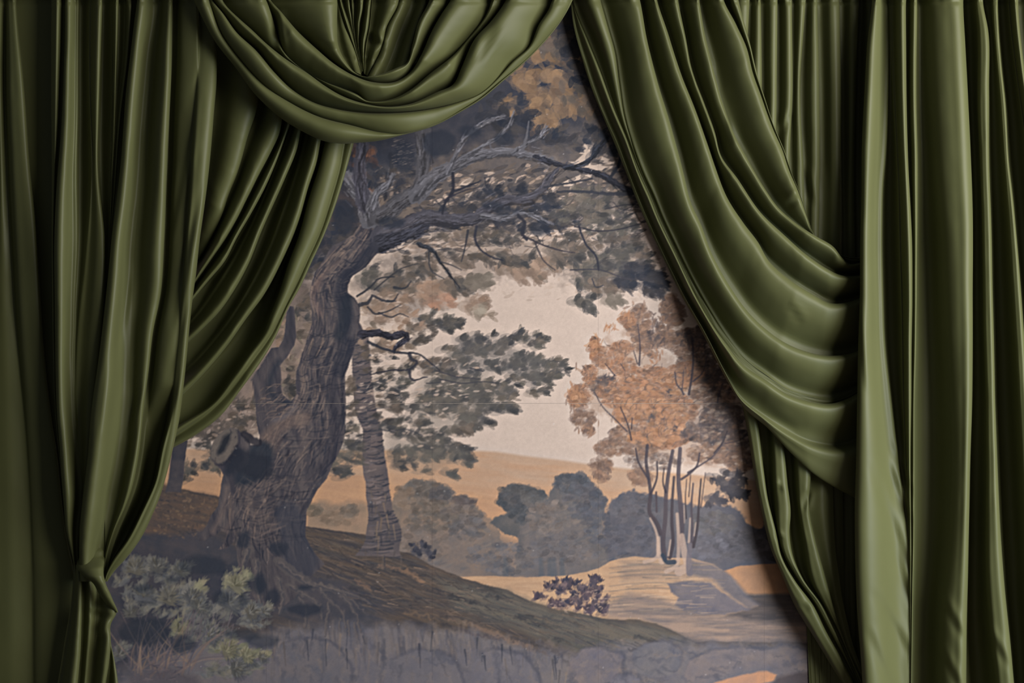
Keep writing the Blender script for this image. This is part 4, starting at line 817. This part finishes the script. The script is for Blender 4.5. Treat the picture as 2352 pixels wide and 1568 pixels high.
# rod, hidden in the gathered heading just above the picture
rod = tag(bpy.data.objects.new('curtain_rod', None), 'slim dark curtain rod threaded through the gathered green headings', 'curtain rod')
col.objects.link(rod); rod.location = (0, -0.13, 2.625)
def rod_material():
    m, nt, b = new_mat('dark_metal')
    n = nt.nodes.new('ShaderNodeTexNoise'); n.inputs['Scale'].default_value = 30
    r = nt.nodes.new('ShaderNodeMapRange'); r.inputs['To Min'].default_value = 0.3; r.inputs['To Max'].default_value = 0.5
    nt.links.new(n.outputs['Fac'], r.inputs['Value']); nt.links.new(r.outputs['Result'], b.inputs['Roughness'])
    b.inputs['Base Color'].default_value = (0.03, 0.03, 0.03, 1); b.inputs['Metallic'].default_value = 0.8
    return m
ROD = rod_material()
def tube(name, p0, p1, r, mat, parent):
    a = np.linspace(0, 2 * np.pi, 17)[:-1]
    p0, p1 = np.array(p0, float), np.array(p1, float)
    ax = (p1 - p0) / np.linalg.norm(p1 - p0)
    u = np.cross(ax, [0, 0, 1.0] if abs(ax[2]) < 0.9 else [1.0, 0, 0]); u /= np.linalg.norm(u); w = np.cross(ax, u)
    ring = np.cos(a)[:, None] * u + np.sin(a)[:, None] * w
    v = np.concatenate([p0 + ring * r, p1 + ring * r, [p0], [p1]])
    f = [(i, (i + 1) % 16, 16 + (i + 1) % 16, 16 + i) for i in range(16)]
    f += [(32, (i + 1) % 16, i, i) for i in range(16)] + [(33, 16 + i, 16 + (i + 1) % 16, 16 + (i + 1) % 16) for i in range(16)]
    me = bpy.data.meshes.new(name)
    me.from_pydata([tuple(x) for x in v], [], [tuple(dict.fromkeys(x)) for x in f])
    for p in me.polygons: p.use_smooth = True
    me.materials.append(mat)
    o = bpy.data.objects.new(name, me); col.objects.link(o); o.parent = parent
    return o
tube('pole', (-1.9, 0, 0), (1.9, 0, 0), 0.011, ROD, rod)
for bx in (-1.75, 0.165, 1.75):
    tube('bracket', (bx, 0.134, 0), (bx, 0, 0), 0.009, ROD, rod)

# --- far left: curtain that hangs straight, seen left of the tied one
A_R = ext([(36,0),(55,200),(70,400),(85,550),(94,700),(105,850),(117,950),(133,1050),(143,1150),(153,1225),(166,1290),(174,1340),(176,1430),(176,1568)])
cloth('hanging_curtain', [
    (ext([(-190,0),(-190,1568)]), ext([(-95,0),(-90,1568)]), 0.5, PROF_R),
    (ext([(-92,0),(-88,1568)]), ext([(-20,0),(-12,300),(-20,1568)]), 0.5, PROF_R),
    (ext([(-18,0),(-10,300),(-15,800),(-16,1568)]), ext([(10,0),(12,300),(30,700),(60,1100),(70,1568)]), [(-80,0.5),(300,0.3),(650,0.06),(2120,0.03)], PROF_S),
    (ext([(12,0),(15,300),(34,700),(64,1100),(74,1568)]), A_R, [(-80,0.6),(300,0.55),(700,0.34),(1000,0.14),(1300,0.10),(2120,0.10)], PROF_F),
    (A_R, ext([(150,0),(150,200),(150,400),(150,700),(140,1000),(200,1300),(205,1568)]), 0.02, PROF_S),
    ], [(-80, 40), (600, 24), (2120, 18)], ys=YV, wob=1.6, seed=3, maxd=26, vdeep=14)
tag(bpy.data.objects['hanging_curtain'], 'dark green curtain hanging straight down at the far left edge', 'curtain', 'olive green drapes')

# --- left: curtain gathered in and knotted low down
LB = tag(bpy.data.objects.new('tied_curtain', None), 'olive green curtain drawn in and knotted low beside the painted ferns', 'curtain', 'olive green drapes')
col.objects.link(LB); 
F2L = [(117,0),(118,400),(122,750),(129,950),(137,1050),(145,1150),(152,1225),(164,1280),(170,1310),(172,1335)]
F2R = [(180,0),(180,200),(177,400),(178,550),(172,700),(168,850),(171,950),(181,1050),(188,1130),(178,1225),(177,1275),(178,1310),(180,1335)]
F3L = [(203,0),(205,200),(210,400),(195,600),(180,750),(174,900),(184,1050),(189,1135),(180,1225),(178,1275),(179,1310),(181,1335)]
F3R = [(235,0),(228,200),(226,400),(240,550),(240,700),(232,800),(221,900),(207,1000),(198,1080),(191,1135),(182,1225),(180,1275),(181,1310),(183,1335)]
F4L = [(316,0),(309,50),(303,100),(291,200),(283,300),(274,400),(268,450),(255,550),(246,650),(236,750),(224,850),(209,950),(201,1050),(191,1140),(183,1225),(181,1275),(182,1310),(184,1335)]
F4R = [(362,0),(358,50),(349,100),(339,200),(330,300),(324,400),(320,450),(309,550),(304,650),(298,750),(297,850),(295,950),(283,1050),(268,1130),(254,1195),(238,1255),(230,1295),(226,1335)]
F5R = [(397,0),(394,150),(388,280),(383,400),(377,550),(368,680),(352,760),(342,850),(329,950),(318,1050),(300,1130),(287,1165),(263,1220),(250,1260),(240,1310),(237,1335)]
F6M = [(455,0),(455,150),(445,300),(436,450),(425,600),(414,750),(404,850),(392,950),(372,1030),(355,1110),(328,1170),(292,1240),(258,1288),(243,1318),(239,1335)]
F6R = [(446,0),(488,70),(497,128),(497,179),(490,268),(480,383),(467,490),(459,554),(451,631),(444,682),(436,750),(431,801),(423,877),(411,967),(400,1018),(385,1080),(370,1132),(351,1180),(319,1243),(287,1285),(262,1312),(246,1335)]
n3b = ([(254,0),(257,200),(252,400),(246,600),(238,750),(226,850)], [(272,0),(267,200),(258,400),(248,600),(239,750),(226.5,850)])
n3c = ([(286,0),(280,150),(272,220),(266,300),(258,450),(249,600),(240,750)], [(304,0),(293,150),(284,220),(274,300),(263,450),(251,600),(241,750)])
YB = np.concatenate([np.linspace(-70, 30, 26), np.linspace(36, 1100, 104), np.linspace(1108, 1335, 36)])
top = lambda p: [(p[0][0], -80)] + p
cloth('front_panel', [
    (top(F2L), top([(146,0),(142,200),(137,320),(130,420),(126,750),(131,950),(139,1050),(146,1150),(153,1225),(165,1280),(171,1310),(172.5,1335)]), 0.5, PROF_S),
    (top([(150,0),(146,200),(139,320),(131,420),(127,750),(132,950),(140,1050),(147,1150),(154,1225),(166,1280),(171.5,1310),(173,1335)]), top(F2R), 0.55, PROF_L),
    (top(F3L), top(F3R), [(-80,0.7),(300,0.6),(500,0.35),(800,0.25),(1335,0.3)], PROF_R),
    (top(n3b[0]), top(n3b[1]), 0.8, PROF_R),
    (top(n3c[0]), top(n3c[1]), 0.7, PROF_R),
    (top(F4L), top(F4R), [(-80,0.6),(300,0.55),(700,0.6),(1100,0.5),(1335,0.5)], PROF_L),
    (top([(x + 3, y) for x, y in F4R]), top(F5R), [(-80,0.8),(300,0.6),(700,0.35),(900,0.5),(1335,0.9)], PROF_R),
    (top([(x + 8, y) for x, y in F5R]), top(F6M), [(-80,0.5),(300,0.50),(700,0.5),(880,0.42),(1000,-0.25),(1080,-0.5),(1335,-0.9)], [(0.02,0.0),(0.10,0.35),(0.25,0.7),(0.5,0.9),(0.8,1.0),(0.97,1.0)]),
    (top(F6M), top(F6R), [(-80,0.2),(300,0.9),(700,1.25),(900,1.25),(1000,1.0),(1150,0.85),(1335,0.8)], [(0.05,0.95),(0.3,1.0),(0.6,1.0),(0.88,0.88),(1.0,0.55),(0.99,0.2),(0.9,0.0)]),
    ], [(-80, 95), (300, 92), (1000, 88), (1335, 90)], ys=YB, wob=2.2, seed=11, parent=LB, maxd=56,
    creases=[(445,300,392,560,7,3.0),(470,420,420,640,8,3.5),(452,520,400,760,9,3.5),(440,660,392,900,9,3.5),(430,760,395,960,7,3.0),(408,880,385,990,6,3.5),
             (300,640,262,860,8,3.0),(275,880,240,1100,8,3.5),(250,820,225,1010,7,3.0),(330,880,290,1010,6,3.0),(290,700,255,950,10,3.0),(158,760,150,1000,6,2.0)])
# the fold that wraps the knot and pulls out to a point
cloth('knot_fold', [
    ([(182,1235),(179,1275),(178,1306),(192,1322),(212,1338),(228,1364),(250,1392),(267,1406)],
     [(247,1240),(240,1285),(238,1322),(243,1340),(250,1356),(258,1374),(266,1392),(271,1406)], [(0,0.25),(0.3,0.5),(0.6,0.8),(1,0.9)],
     [(0.02,0.0),(0.0,0.35),(0.12,0.7),(0.35,0.92),(0.6,1.0),(0.85,0.92),(1.0,0.62),(0.99,0.3),(0.9,0.05)])],
    [(0, 44), (0.22, 66), (0.36, 114), (0.48, 126), (0.6, 122), (1.0, 104)], nv=60, sub=4, wob=1.2, seed=21, parent=LB, maxd=30)
YT = np.concatenate([np.linspace(1296, 1600, 60), np.linspace(1640, 2115, 9)])
cloth('tail', [
    ([(170,1290),(167,1330),(160,1400),(146,1480),(131,1568),(110,1700),(95,2120)], [(182,1290),(188,1340),(187,1420),(184,1500),(178,1568),(170,1700),(165,2120)], 0.55, PROF_R),
    ([(184,1290),(191,1340),(191,1420),(187,1500),(182,1568),(175,1700),(170,2120)], [(205,1290),(222,1350),(222,1400),(216,1480),(208,1568),(205,1700),(205,2120)], 0.35, PROF_S),
    ([(206,1290),(223,1350),(223,1400),(217,1480),(209,1568),(206,1700),(206,2120)], [(225,1290),(240,1350),(268,1406),(256,1430),(255,1480),(249,1530),(243,1568),(240,1700),(240,2120)], [(1290,0.2),(1406,0.35),(1450,0.6),(2120,0.6)], PROF_R),
    ([(226,1290),(240,1350),(250,1430),(252,1480),(252,1530),(248,1568),(245,1700),(245,2120)], [(230,1290),(242,1350),(253,1430),(256,1480),(266,1530),(272,1568),(285,1700),(300,2120)], 0.5, PROF_R),
    ], [(1290, 92), (1400, 88), (2120, 60)], ys=YT, wob=1.2, seed=23, parent=LB, maxd=40,
    creases=[(200,1400,262,1412,7,5.0),(215,1480,256,1425,8,4.0)])

# --- inner left drape with slanting folds under the swag
C0R = [(600,-20),(597,100),(591,238),(586,264),(568,315),(542,404),(522,455),(509,496),(488,540),(455,600)]
C1R = [(665,-20),(660,120),(647,279),(642,302),(619,353),(593,404),(568,455),(542,506),(517,549),(486,595),(453,643),(415,700)]
C2R = [(690,-20),(682,150),(665,287),(657,310),(637,366),(606,435),(570,501),(542,552),(517,599),(478,646),(448,682),(405,735)]
C3L = [(698,-20),(688,150),(667,289),(652,330),(629,389),(588,488),(535,595),(500,650),(462,705),(405,770)]
C3R = [(735,-20),(720,150),(692,302),(683,340),(657,404),(629,468),(601,532),(570,608),(535,671),(504,715),(470,750),(405,810)]
C4L = [(745,-20),(728,150),(700,310),(680,389),(647,486),(606,590),(570,660),(530,725),(480,790),(400,870)]
C4R = [(790,-20),(770,150),(736,325),(729,366),(708,430),(688,501),(667,557),(645,605),(606,677),(568,728),(517,799),(466,860),(395,930)]
C5L = [(800,-20),(780,150),(744,325),(731,379),(703,468),(683,544),(662,602),(639,677),(619,728),(606,762),(568,817),(530,868),(495,918),(395,985)]
C5M = [(850,-20),(830,150),(789,328),(780,380),(758,460),(735,530),(705,595),(668,677),(643,728),(620,770),(580,826),(540,880),(497,932),(400,1002)]
C5R = [(880,-20),(858,150),(813,328),(797,384),(772,468),(746,537),(714,605),(688,661),(662,707),(632,776),(593,840),(555,891),(504,957),(443,1003),(390,1032)]
cloth('draped_curtain', [
    ([(470,-20),(475,150),(470,300),(455,420),(440,500),(430,560)], C0R, 0.30, PROF_R),
    (C0R, C1R, [(0,0.35),(0.4,0.5),(1,0.7)], PROF_R),
    (C1R, C2R, 0.9, PROF_R),
    (C3L, C3R, [(0,0.6),(0.5,0.8),(1,0.6)], PROF_R),
    (C4L, C4R, [(0,0.6),(0.5,0.8),(1,0.7)], PROF_R),
    (C5L, C5M, [(0,0.4),(0.5,0.7),(0.7,1.5),(1,1.6)], [(0.02,0.0),(0.04,0.45),(0.14,0.85),(0.4,1.0),(0.7,0.95),(0.95,0.7)]),
    (C5M, C5R, [(0,0.5),(0.5,0.6),(1,0.6)], [(0.1,0.65),(0.45,0.8),(0.8,0.85),(1.0,0.55),(0.97,0.2),(0.9,0.0)]),
    ], [(0, 25), (0.15, 40), (0.3, 52), (0.8, 48), (0.92, 26), (1, 8)], nv=150, wob=1.8, seed=31, maxd=38, vdeep=46)
tag(bpy.data.objects['draped_curtain'], 'green drape with slanting folds sweeping down under the swag to the left', 'curtain', 'olive green drapes')

# --- swag across the top
D_back = [(700,-60),(730,20),(760,60),(790,100),(815,135),(832,150),(855,135),(885,100),(920,60),(950,20),(975,-60)]
D5 = [(770,-60),(775,0),(774,59),(778,107),(798,148),(818,168),(839,176),(872,171),(910,156),(933,145),(948,102),(961,51),(987,0),(1000,-60)]
D4b = [(670,-60),(682,0),(701,51),(727,97),(762,130),(798,161),(830,180),(872,184),(912,172),(938,156),(956,115),(975,60),(1008,0),(1020,-60)]
D4 = [(600,-60),(622,0),(645,26),(681,69),(727,112),(770,148),(808,171),(859,189),(910,187),(940,168),(966,128),(989,77),(1015,31),(1035,0),(1050,-60)]
D3b = [(590,-60),(612,0),(632,60),(650,115),(690,155),(740,185),(785,202),(821,217),(842,231),(872,233),(905,226),(938,209),(989,168),(1040,128),(1079,84),(1117,33),(1130,0),(1140,-60)]
D3 = [(490,-60),(510,0),(553,46),(576,66),(614,102),(653,133),(706,168),(744,196),(783,219),(834,237),(885,245),(936,240),(1002,212),(1040,194),(1060,155),(1091,89),(1130,46),(1160,3),(1180,-60)]
D2 = [(465,-60),(487,0),(510,28),(543,74),(589,117),(630,166),(668,204),(719,235),(770,250),(834,259),(885,260),(961,255),(1053,235),(1104,214),(1142,181),(1176,143),(1216,107),(1238,56),(1262,18),(1268,0),(1290,-60)]
D1 = [(455,-60),(480,5),(510,79),(558,143),(617,204),(668,237),(732,268),(808,288),(872,303),(925,306),(1000,284),(1060,252),(1104,225),(1155,182),(1206,138),(1257,85),(1295,36),(1311,3),(1326,-60)]
D0 = [(415,-60),(446,3),(497,99),(543,158),(591,222),(650,275),(693,301),(744,324),(783,330),(821,328),(872,323),(918,312),(1000,288),(1060,256),(1104,229),(1155,186),(1206,142),(1257,89),(1296,38),(1314,5),(1330,-60)]
PROF_U = [(0.16, 0.0), (0.04, 0.2), (0.0, 0.55), (0.07, 0.88), (0.22, 1.0), (0.45, 0.86), (0.7, 0.58), (0.9, 0.25), (1.05, 0.0)]
SW = tag(bpy.data.objects.new('curtain_swag', None), 'looped green fabric swag draped across the top between the two curtains', 'swag', 'olive green drapes')
col.objects.link(SW)
cloth('swag_folds', [
    (D5, D4, [(0,0.7),(0.3,0.5),(0.5,1.1),(0.7,0.7),(1,0.8)], PROF_U),
    (D4, D3b, [(0,0.6),(0.5,0.8),(1,0.6)], PROF_U),
    (D3b, D3, [(0,0.35),(0.3,0.4),(0.5,1.4),(0.75,0.8),(1,0.8)], PROF_U),
    (D3, D2, [(0,0.9),(0.5,1.2),(1,0.8)], PROF_U),
    (D2, D1, [(0,0.9),(0.4,0.8),(0.6,0.5),(1,0.7)], [(0.16,0.0),(0.04,0.2),(0.0,0.55),(0.07,0.88),(0.22,1.0),(0.5,0.95),(0.8,0.75),(1.0,0.45)]),
    (D1, D0, [(0,0.6),(0.3,0.7),(0.5,0.6),(0.6,0.3),(1,0.6)], [(0.2,0.0),(0.06,0.2),(0.0,0.5),(0.1,0.85),(0.4,1.0),(0.75,0.8),(1.0,0.3),(0.9,-0.3)]),
    ], [(0, 168), (0.12, 162), (0.3, 140), (0.5, 135), (0.88, 112), (1, 98)], nv=190, sub=3, wob=1.8, seed=41, parent=SW, maxd=45,
    creases=[(635,20,640,120,8,9.0),(640,60,652,140,7,6.0),(910,312,990,296,7,3.0),(1100,60,1075,130,9,4.0),(1150,60,1100,150,9,4.0)])
# gathered cloth hanging inside the loop of the swag
gl = [[(640,-60),(648,20),(668,80),(700,125),(740,165)], [(672,-60),(690,10),(705,55),(728,100),(765,145)], [(716,-60),(722,20),(730,70),(745,110),(775,150)], [(770,-60),(772,0),(773,60),(778,108),(800,158)],
      [(778,-60),(779,10),(792,60),(815,118),(830,172)], [(790,-60),(790,10),(801,45),(813,90),(831,166)], [(803,-60),(803,10),(807,40),(813,85),(832,164)], [(815,-60),(815,15),(814,55),(819,100),(833,164)],
      [(834,-60),(833,15),(826,60),(824,100),(834,164)], [(852,-60),(850,20),(846,60),(838,100),(835,164)], [(856,-60),(854,25),(850,65),(843,105),(837,170)], [(925,-60),(912,15),(890,60),(878,106),(846,176)],
      [(962,-60),(950,10),(930,62),(908,122),(884,182)], [(990,-60),(982,5),(962,62),(948,112),(932,166)], [(1030,-60),(1015,5),(990,55),(975,90),(960,140)]]
ga = [.3,.3,.3,.25,.7,.8,.8,.8,.8,.7,.45,.5,.6,.5]
cloth('inner_gather', [(gl[i], gl[i + 1], ga[i], PROF_S if i in (4, 6) else PROF_L if i == 11 else PROF_R) for i in range(len(gl) - 1)],
      [(0, 100), (0.5, 92), (0.85, 98), (1.0, 112)], nv=60, sub=3, wob=0.8, seed=47, parent=SW, maxd=30, creases=[(852,70,878,106,9,9.0),(878,106,850,140,9,-7.0),(815,140,845,135,6,6.0)])

# --- right: curtain hanging behind the swept drape
def gline(x0, x1, x2, x3, x4):
    return [(x0,-80),(x0,0),(x1,200),(x2,400),(x3,620),(x4,1100),(x4 + (1965 - x4) * 0.25,1568),(x4 + (1965 - x4) * 0.25,2120)]
G = [gline(1668,1676,1684,1740,1822), gline(1720,1710,1705,1760,1836), gline(1748,1749,1747,1785,1850), gline(1785,1783,1784,1810,1862),
     gline(1819,1820,1814,1830,1872), gline(1850,1838,1846,1850,1880), gline(1877,1882,1883,1880,1890), gline(1928,1932,1934,1934,1936), gline(1975,1968,1964,1966,1966), gline(2010,2005,1998,1996,1996)]
cloth('back_curtain', [(G[i], G[i + 1], [(-80,0.45),(300,0.42),(450,0.26),(650,0.15),(2120,0.12)], PROF_R) for i in range(len(G) - 1)],
      [(-80, 18), (150, 12), (600, 6), (2120, 5)], ys=YV, wob=1.5, seed=53, maxd=22, vdeep=6,
      creases=[(1790,310,1812,255,7,5.0),(1850,380,1870,470,8,4.0)])
tag(bpy.data.objects['back_curtain'], 'green curtain of narrow upright folds behind the swept drape at right', 'curtain', 'olive green drapes')

# --- right: lower end of the drape falling behind it
H0 = [(1690,860),(1706,943),(1719,1011),(1732,1092),(1749,1177),(1770,1262),(1792,1313),(1826,1394),(1864,1454),(1915,1539),(1955,1600),(1990,1680)]
H1 = [(1722,860),(1741,972),(1753,1070),(1762,1138),(1783,1224),(1792,1270),(1826,1334),(1868,1390),(1898,1449),(1962,1568),(2000,1660)]
H2L = [(1752,880),(1770,1002),(1775,1113),(1785,1226),(1797,1268),(1832,1332),(1872,1388),(1902,1444),(1966,1566),(2003,1655)]
H2R = [(1790,900),(1803,1040),(1809,1113),(1815,1177),(1813,1222),(1820,1268),(1845,1330),(1885,1386),(1910,1432),(1969,1564),(2006,1652)]
H3L = [(1808,920),(1821,1049),(1830,1156),(1843,1241),(1864,1343),(1890,1386),(1914,1428),(1972,1560),(2008,1648)]
H3R = [(1845,940),(1862,1090),(1858,1156),(1873,1241),(1894,1317),(1919,1411),(1941,1475),(1977,1556),(2012,1640)]
H4R = [(1905,940),(1915,1090),(1918,1180),(1922,1260),(1932,1340),(1945,1420),(1960,1480),(1985,1550),(2016,1636)]
cloth('trailing_drape', [
    (H0, H1, [(0,0.5),(0.5,0.7),(0.75,0.6),(1,0.5)], PROF_F),
    (H2L, H2R, [(0,0.5),(0.45,0.6),(0.6,1.0),(1,0.8)], PROF_F),
    (H3L, H3R, [(0,0.5),(0.5,0.7),(1,0.6)], PROF_F),
    (H3R, H4R, 0.12, PROF_S),
    ], [(0, 24), (0.2, 24), (0.5, 42), (1, 46)], nv=130, wob=1.8, seed=59, maxd=26, vdeep=22,
    creases=[(1775,1120,1795,1112,7,5.0),(1862,1125,1850,1175,6,5.0),(1780,1225,1800,1235,5,4.0),(1826,1394,1860,1385,8,5.0)])
tag(bpy.data.objects['trailing_drape'], 'crumpled green tail of drape falling below the swept folds at right', 'curtain', 'olive green drapes')

# --- right: drape swept back to the side
E0 = [(1306,-60),(1312,10),(1314,38),(1338,140),(1364,217),(1389,276),(1415,339),(1438,400),(1460,458),(1490,524),(1523,593),(1564,677),(1610,758),(1653,842),(1689,906),(1712,939),(1762,981),(1817,1040),(1873,1092),(1958,1143),(2010,1170)]
E1 = [(1312,-60),(1317,5),(1351,94),(1377,158),(1407,242),(1440,321),(1468,400),(1488,443),(1513,504),(1549,578),(1580,644),(1607,697),(1666,789),(1704,835),(1755,870),(1806,904),(1857,921),(1908,927),(1946,916),(1975,900),(2012,880)]
E1b = [(1360,-60),(1378,0),(1395,60),(1412,120),(1422,190),(1432,260),(1450,325),(1478,400),(1498,443),(1523,503),(1558,576),(1590,641),(1617,690),(1674,778),(1712,824),(1760,860),(1808,893),(1858,910),(1908,916),(1946,906),(1975,891),(2012,872)]
E2 = [(1455,-60),(1470,0),(1489,102),(1512,191),(1535,268),(1552,330),(1569,394),(1587,466),(1608,512),(1631,575),(1656,625),(1685,672),(1717,715),(1755,753),(1806,789),(1857,809),(1908,817),(1959,810),(2012,785)]
E3 = [(1500,-60),(1510,0),(1537,84),(1568,179),(1593,242),(1619,315),(1643,384),(1669,453),(1707,512),(1740,555),(1764,598),(1809,639),(1865,675),(1913,697),(1946,694),(1975,684),(2012,660)]
E4 = [(1550,-60),(1557,0),(1575,89),(1588,153),(1619,242),(1642,306),(1655,357),(1694,410),(1750,491),(1809,547),(1860,591),(1898,616),(1929,631),(1971,633),(2012,620)]
E5 = [(1600,-60),(1606,0),(1616,64),(1634,143),(1657,230),(1685,305),(1720,371),(1758,435),(1789,479),(1827,512),(1873,542),(1915,568),(1934,592),(1950,606),(1972,604),(2012,595)]
E6 = [(1655,-60),(1662,0),(1690,56),(1713,107),(1729,168),(1749,224),(1777,300),(1797,344),(1814,394),(1835,445),(1855,504),(1868,540),(1895,565),(1930,588),(1972,596),(2012,588)]
E7 = [(1690,-60),(1697,0),(1712,60),(1725,110),(1738,168),(1756,224),(1782,300),(1801,344),(1817,394),(1838,445),(1857,504),(1870,538),(1897,562),(1932,585),(1972,592),(2012,584)]
E0b = [(1308,-60),(1314,10),(1321,60),(1346,150),(1372,225),(1424,342),(1446,400),(1500,530),(1574,682),(1620,762),(1664,848),(1702,915),(1749,953),(1804,990),(1864,1018),(1924,1026),(1975,1012),(2012,1000)]
PROF_E = [(0.03, -0.12), (0.14, -0.12), (0.34, 0.30), (0.58, 0.74), (0.80, 0.96), (0.93, 0.95), (1.0, 0.66), (0.985, 0.24), (0.93, -0.05)]
cloth('swept_drape', [
    (E0, E0b, [(0,0.35),(0.5,0.35),(0.62,0.5),(0.8,0.35),(1,0.25)], [(0.05,0.0),(0.02,0.35),(0.2,0.6),(0.5,0.8),(0.85,1.0)], [(0,-20),(0.2,-32),(0.55,-32),(0.66,-6),(1,10)]),
    (E0b, E1, [(0,0.5),(0.3,0.6),(0.6,0.5),(0.75,0.5),(1,0.5)], [(0.02,0.2),(0.12,0.16),(0.3,0.3),(0.55,0.7),(0.78,0.97),(0.92,0.95),(1.0,0.6),(0.985,0.25),(0.9,0.0)], [(0,-20),(0.2,-30),(0.55,-26),(0.68,-4),(1,8)]),
    (E1, E1b, [(0,0.5),(0.35,0.4),(0.4,0.1),(1,0.0)], PROF_R, [(0,-12),(0.2,-18),(0.6,-16),(0.75,-4),(1,0)]),
    (E1b, E2, [(0,0.45),(0.3,0.5),(0.6,0.5),(1,0.5)], PROF_E),
    (E2, E3, [(0,0.8),(0.4,0.6),(0.7,0.5),(1,0.5)], PROF_E),
    (E3, E4, [(0,0.6),(0.4,0.7),(0.7,0.5),(1,0.5)], PROF_E),
    (E4, E5, [(0,0.6),(0.4,0.6),(0.8,0.7),(1,0.7)], PROF_E),
    (E5, E6, [(0,0.6),(0.4,0.5),(0.7,0.5),(1,0.5)], PROF_E),
    (E6, E7, 0.8, PROF_R),
    ], [(0, 66), (0.15, 54), (0.5, 46), (0.8, 62), (0.88, 54), (0.94, 38), (1, 32)], nv=190, sub=3, wob=2.0, seed=61, maxd=38,
    creases=[(1800,470,1845,440,8,5.0),(1640,150,1690,330,9,4.0),(1810,690,1850,740,7,3.0),(1740,930,1840,985,9,3.0)])
tag(bpy.data.objects['swept_drape'], 'green drape swept across to the right in deep scooped folds', 'curtain', 'olive green drapes')

# --- right: straight front curtain
F1L = ext([(2004,0),(1993,100),(1987,200),(1980,357),(1979,428),(1976,555),(1975,683),(1973,751),(1969,930),(1966,1083),(1964,1150),(1964,1259),(1968,1387),(1980,1546)], dx=20)
F1R = ext([(2040,0),(2042,77),(2040,204),(2034,357),(2028,428),(2026,530),(2028,657),(2034,800),(2048,930),(2066,1083),(2080,1200),(2086,1350),(2086,1568)])
f2aL = ext([(2046,0),(2050,204),(2060,400),(2064,555),(2068,683),(2072,900),(2080,1083),(2086,1200),(2089,1350),(2089,1568)])
f2aR = ext([(2081,0),(2081,179),(2086,383),(2091,479),(2094,555),(2095,683),(2094,800),(2093,930),(2092,1083),(2093,1259),(2092,1387),(2090,1568)])
f2bR = ext([(2106,0),(2104,230),(2107,377),(2105,683),(2104,777),(2100,930),(2100,1083),(2099,1259),(2096,1387),(2093,1568)])
f3L = ext([(2127,0),(2134,200),(2147,400),(2160,555),(2166,683),(2172,800),(2178,930),(2180,1083),(2176,1200),(2166,1320),(2158,1400),(2154,1568)])
f3M = ext([(2162,0),(2166,200),(2188,400),(2198,555),(2204,683),(2208,800),(2208,930),(2206,1083),(2204,1200),(2200,1400),(2196,1568)])
f3R = ext([(2211,0),(2217,102),(2224,230),(2230,383),(2233,479),(2234,683),(2234,777),(2232,930),(2228,1083),(2225,1259),(2220,1451),(2219,1568)])
f4L = ext([(2238,0),(2243,77),(2244,255),(2249,383),(2254,557),(2257,757),(2262,930),(2264,1083),(2262,1200),(2262,1323),(2270,1440),(2284,1568)])
f4R = ext([(2256,0),(2269,70),(2271,204),(2272,377),(2276,479),(2280,657),(2283,777),(2286,930),(2291,1083),(2298,1227),(2308,1355),(2321,1482),(2329,1568)], dx=20)
f5L = ext([(2277,0),(2288,153),(2300,306),(2312,479),(2322,657),(2332,830),(2345,1083),(2355,1259),(2368,1568)], dx=20)
f5R = ext([(2291,0),(2300,153),(2308,230),(2318,383),(2325,440),(2336,555),(2346,683),(2356,830),(2368,1083),(2380,1259),(2396,1568)], dx=20)
f6L = ext([(2316,0),(2330,150),(2350,300),(2372,600),(2400,1100),(2430,1568)])
f6R = ext([(2338,0),(2350,140),(2372,300),(2396,600),(2425,1100),(2460,1568)])
f7R = ext([(2400,0),(2420,300),(2450,800),(2530,1568)])
cloth('front_curtain', [
    (F1L, F1R, [(-80,1.0),(300,0.9),(700,0.85),(1000,0.7),(1300,0.5),(2120,0.45)], PROF_L),
    (f2aL, f2aR, [(-80,0.9),(600,0.9),(1000,1.1),(2120,1.1)], PROF_R),
    (f2aR, f2bR, 0.8, PROF_R),
    (f3L, f3R, [(-80,0.7),(400,0.62),(800,0.75),(2120,0.75)], [(0.02,0.0),(0.10,0.22),(0.24,0.52),(0.42,0.74),(0.6,0.88),(0.78,1.0),(0.93,0.92),(1.0,0.6),(0.99,0.26),(0.9,0.0)]),
    (f4L, f4R, 1.0, PROF_F),
    (f5L, f5R, 1.0, PROF_F),
    (f6L, f6R, 1.0, PROF_R),
    (f6R, f7R, 0.4, PROF_R),
    ], [(-80, 62), (300, 82), (700, 100), (1000, 104), (2120, 100)], ys=YV, wob=1.6, seed=71, vdeep=58, maxd=40,
    creases=[(2008,1060,2096,1320,9,5.0),(2030,1030,2100,1210,7,4.0),(2048,1010,2102,1140,6,3.0),(2015,1350,2092,1500,9,5.0),(2000,1440,2060,1600,9,5.0),(2052,1230,2100,1400,7,4.0),
             (2150,1350,2228,1480,8,3.5),(2150,1470,2222,1600,8,3.5),(2240,1400,2330,1540,8,3.5),(1972,690,1988,900,6,3.0)])
tag(bpy.data.objects['front_curtain'], 'bright green curtain hanging straight in front at the right edge', 'curtain', 'olive green drapes')

# the roots of the two compound drapes stand at their bases
for root, loc in ((LB, at(205, 2110, 90)), (SW, at(880, 330, 120))):
    root.location = loc
    for ch in root.children: ch.location = (-loc[0], -loc[1], -loc[2])
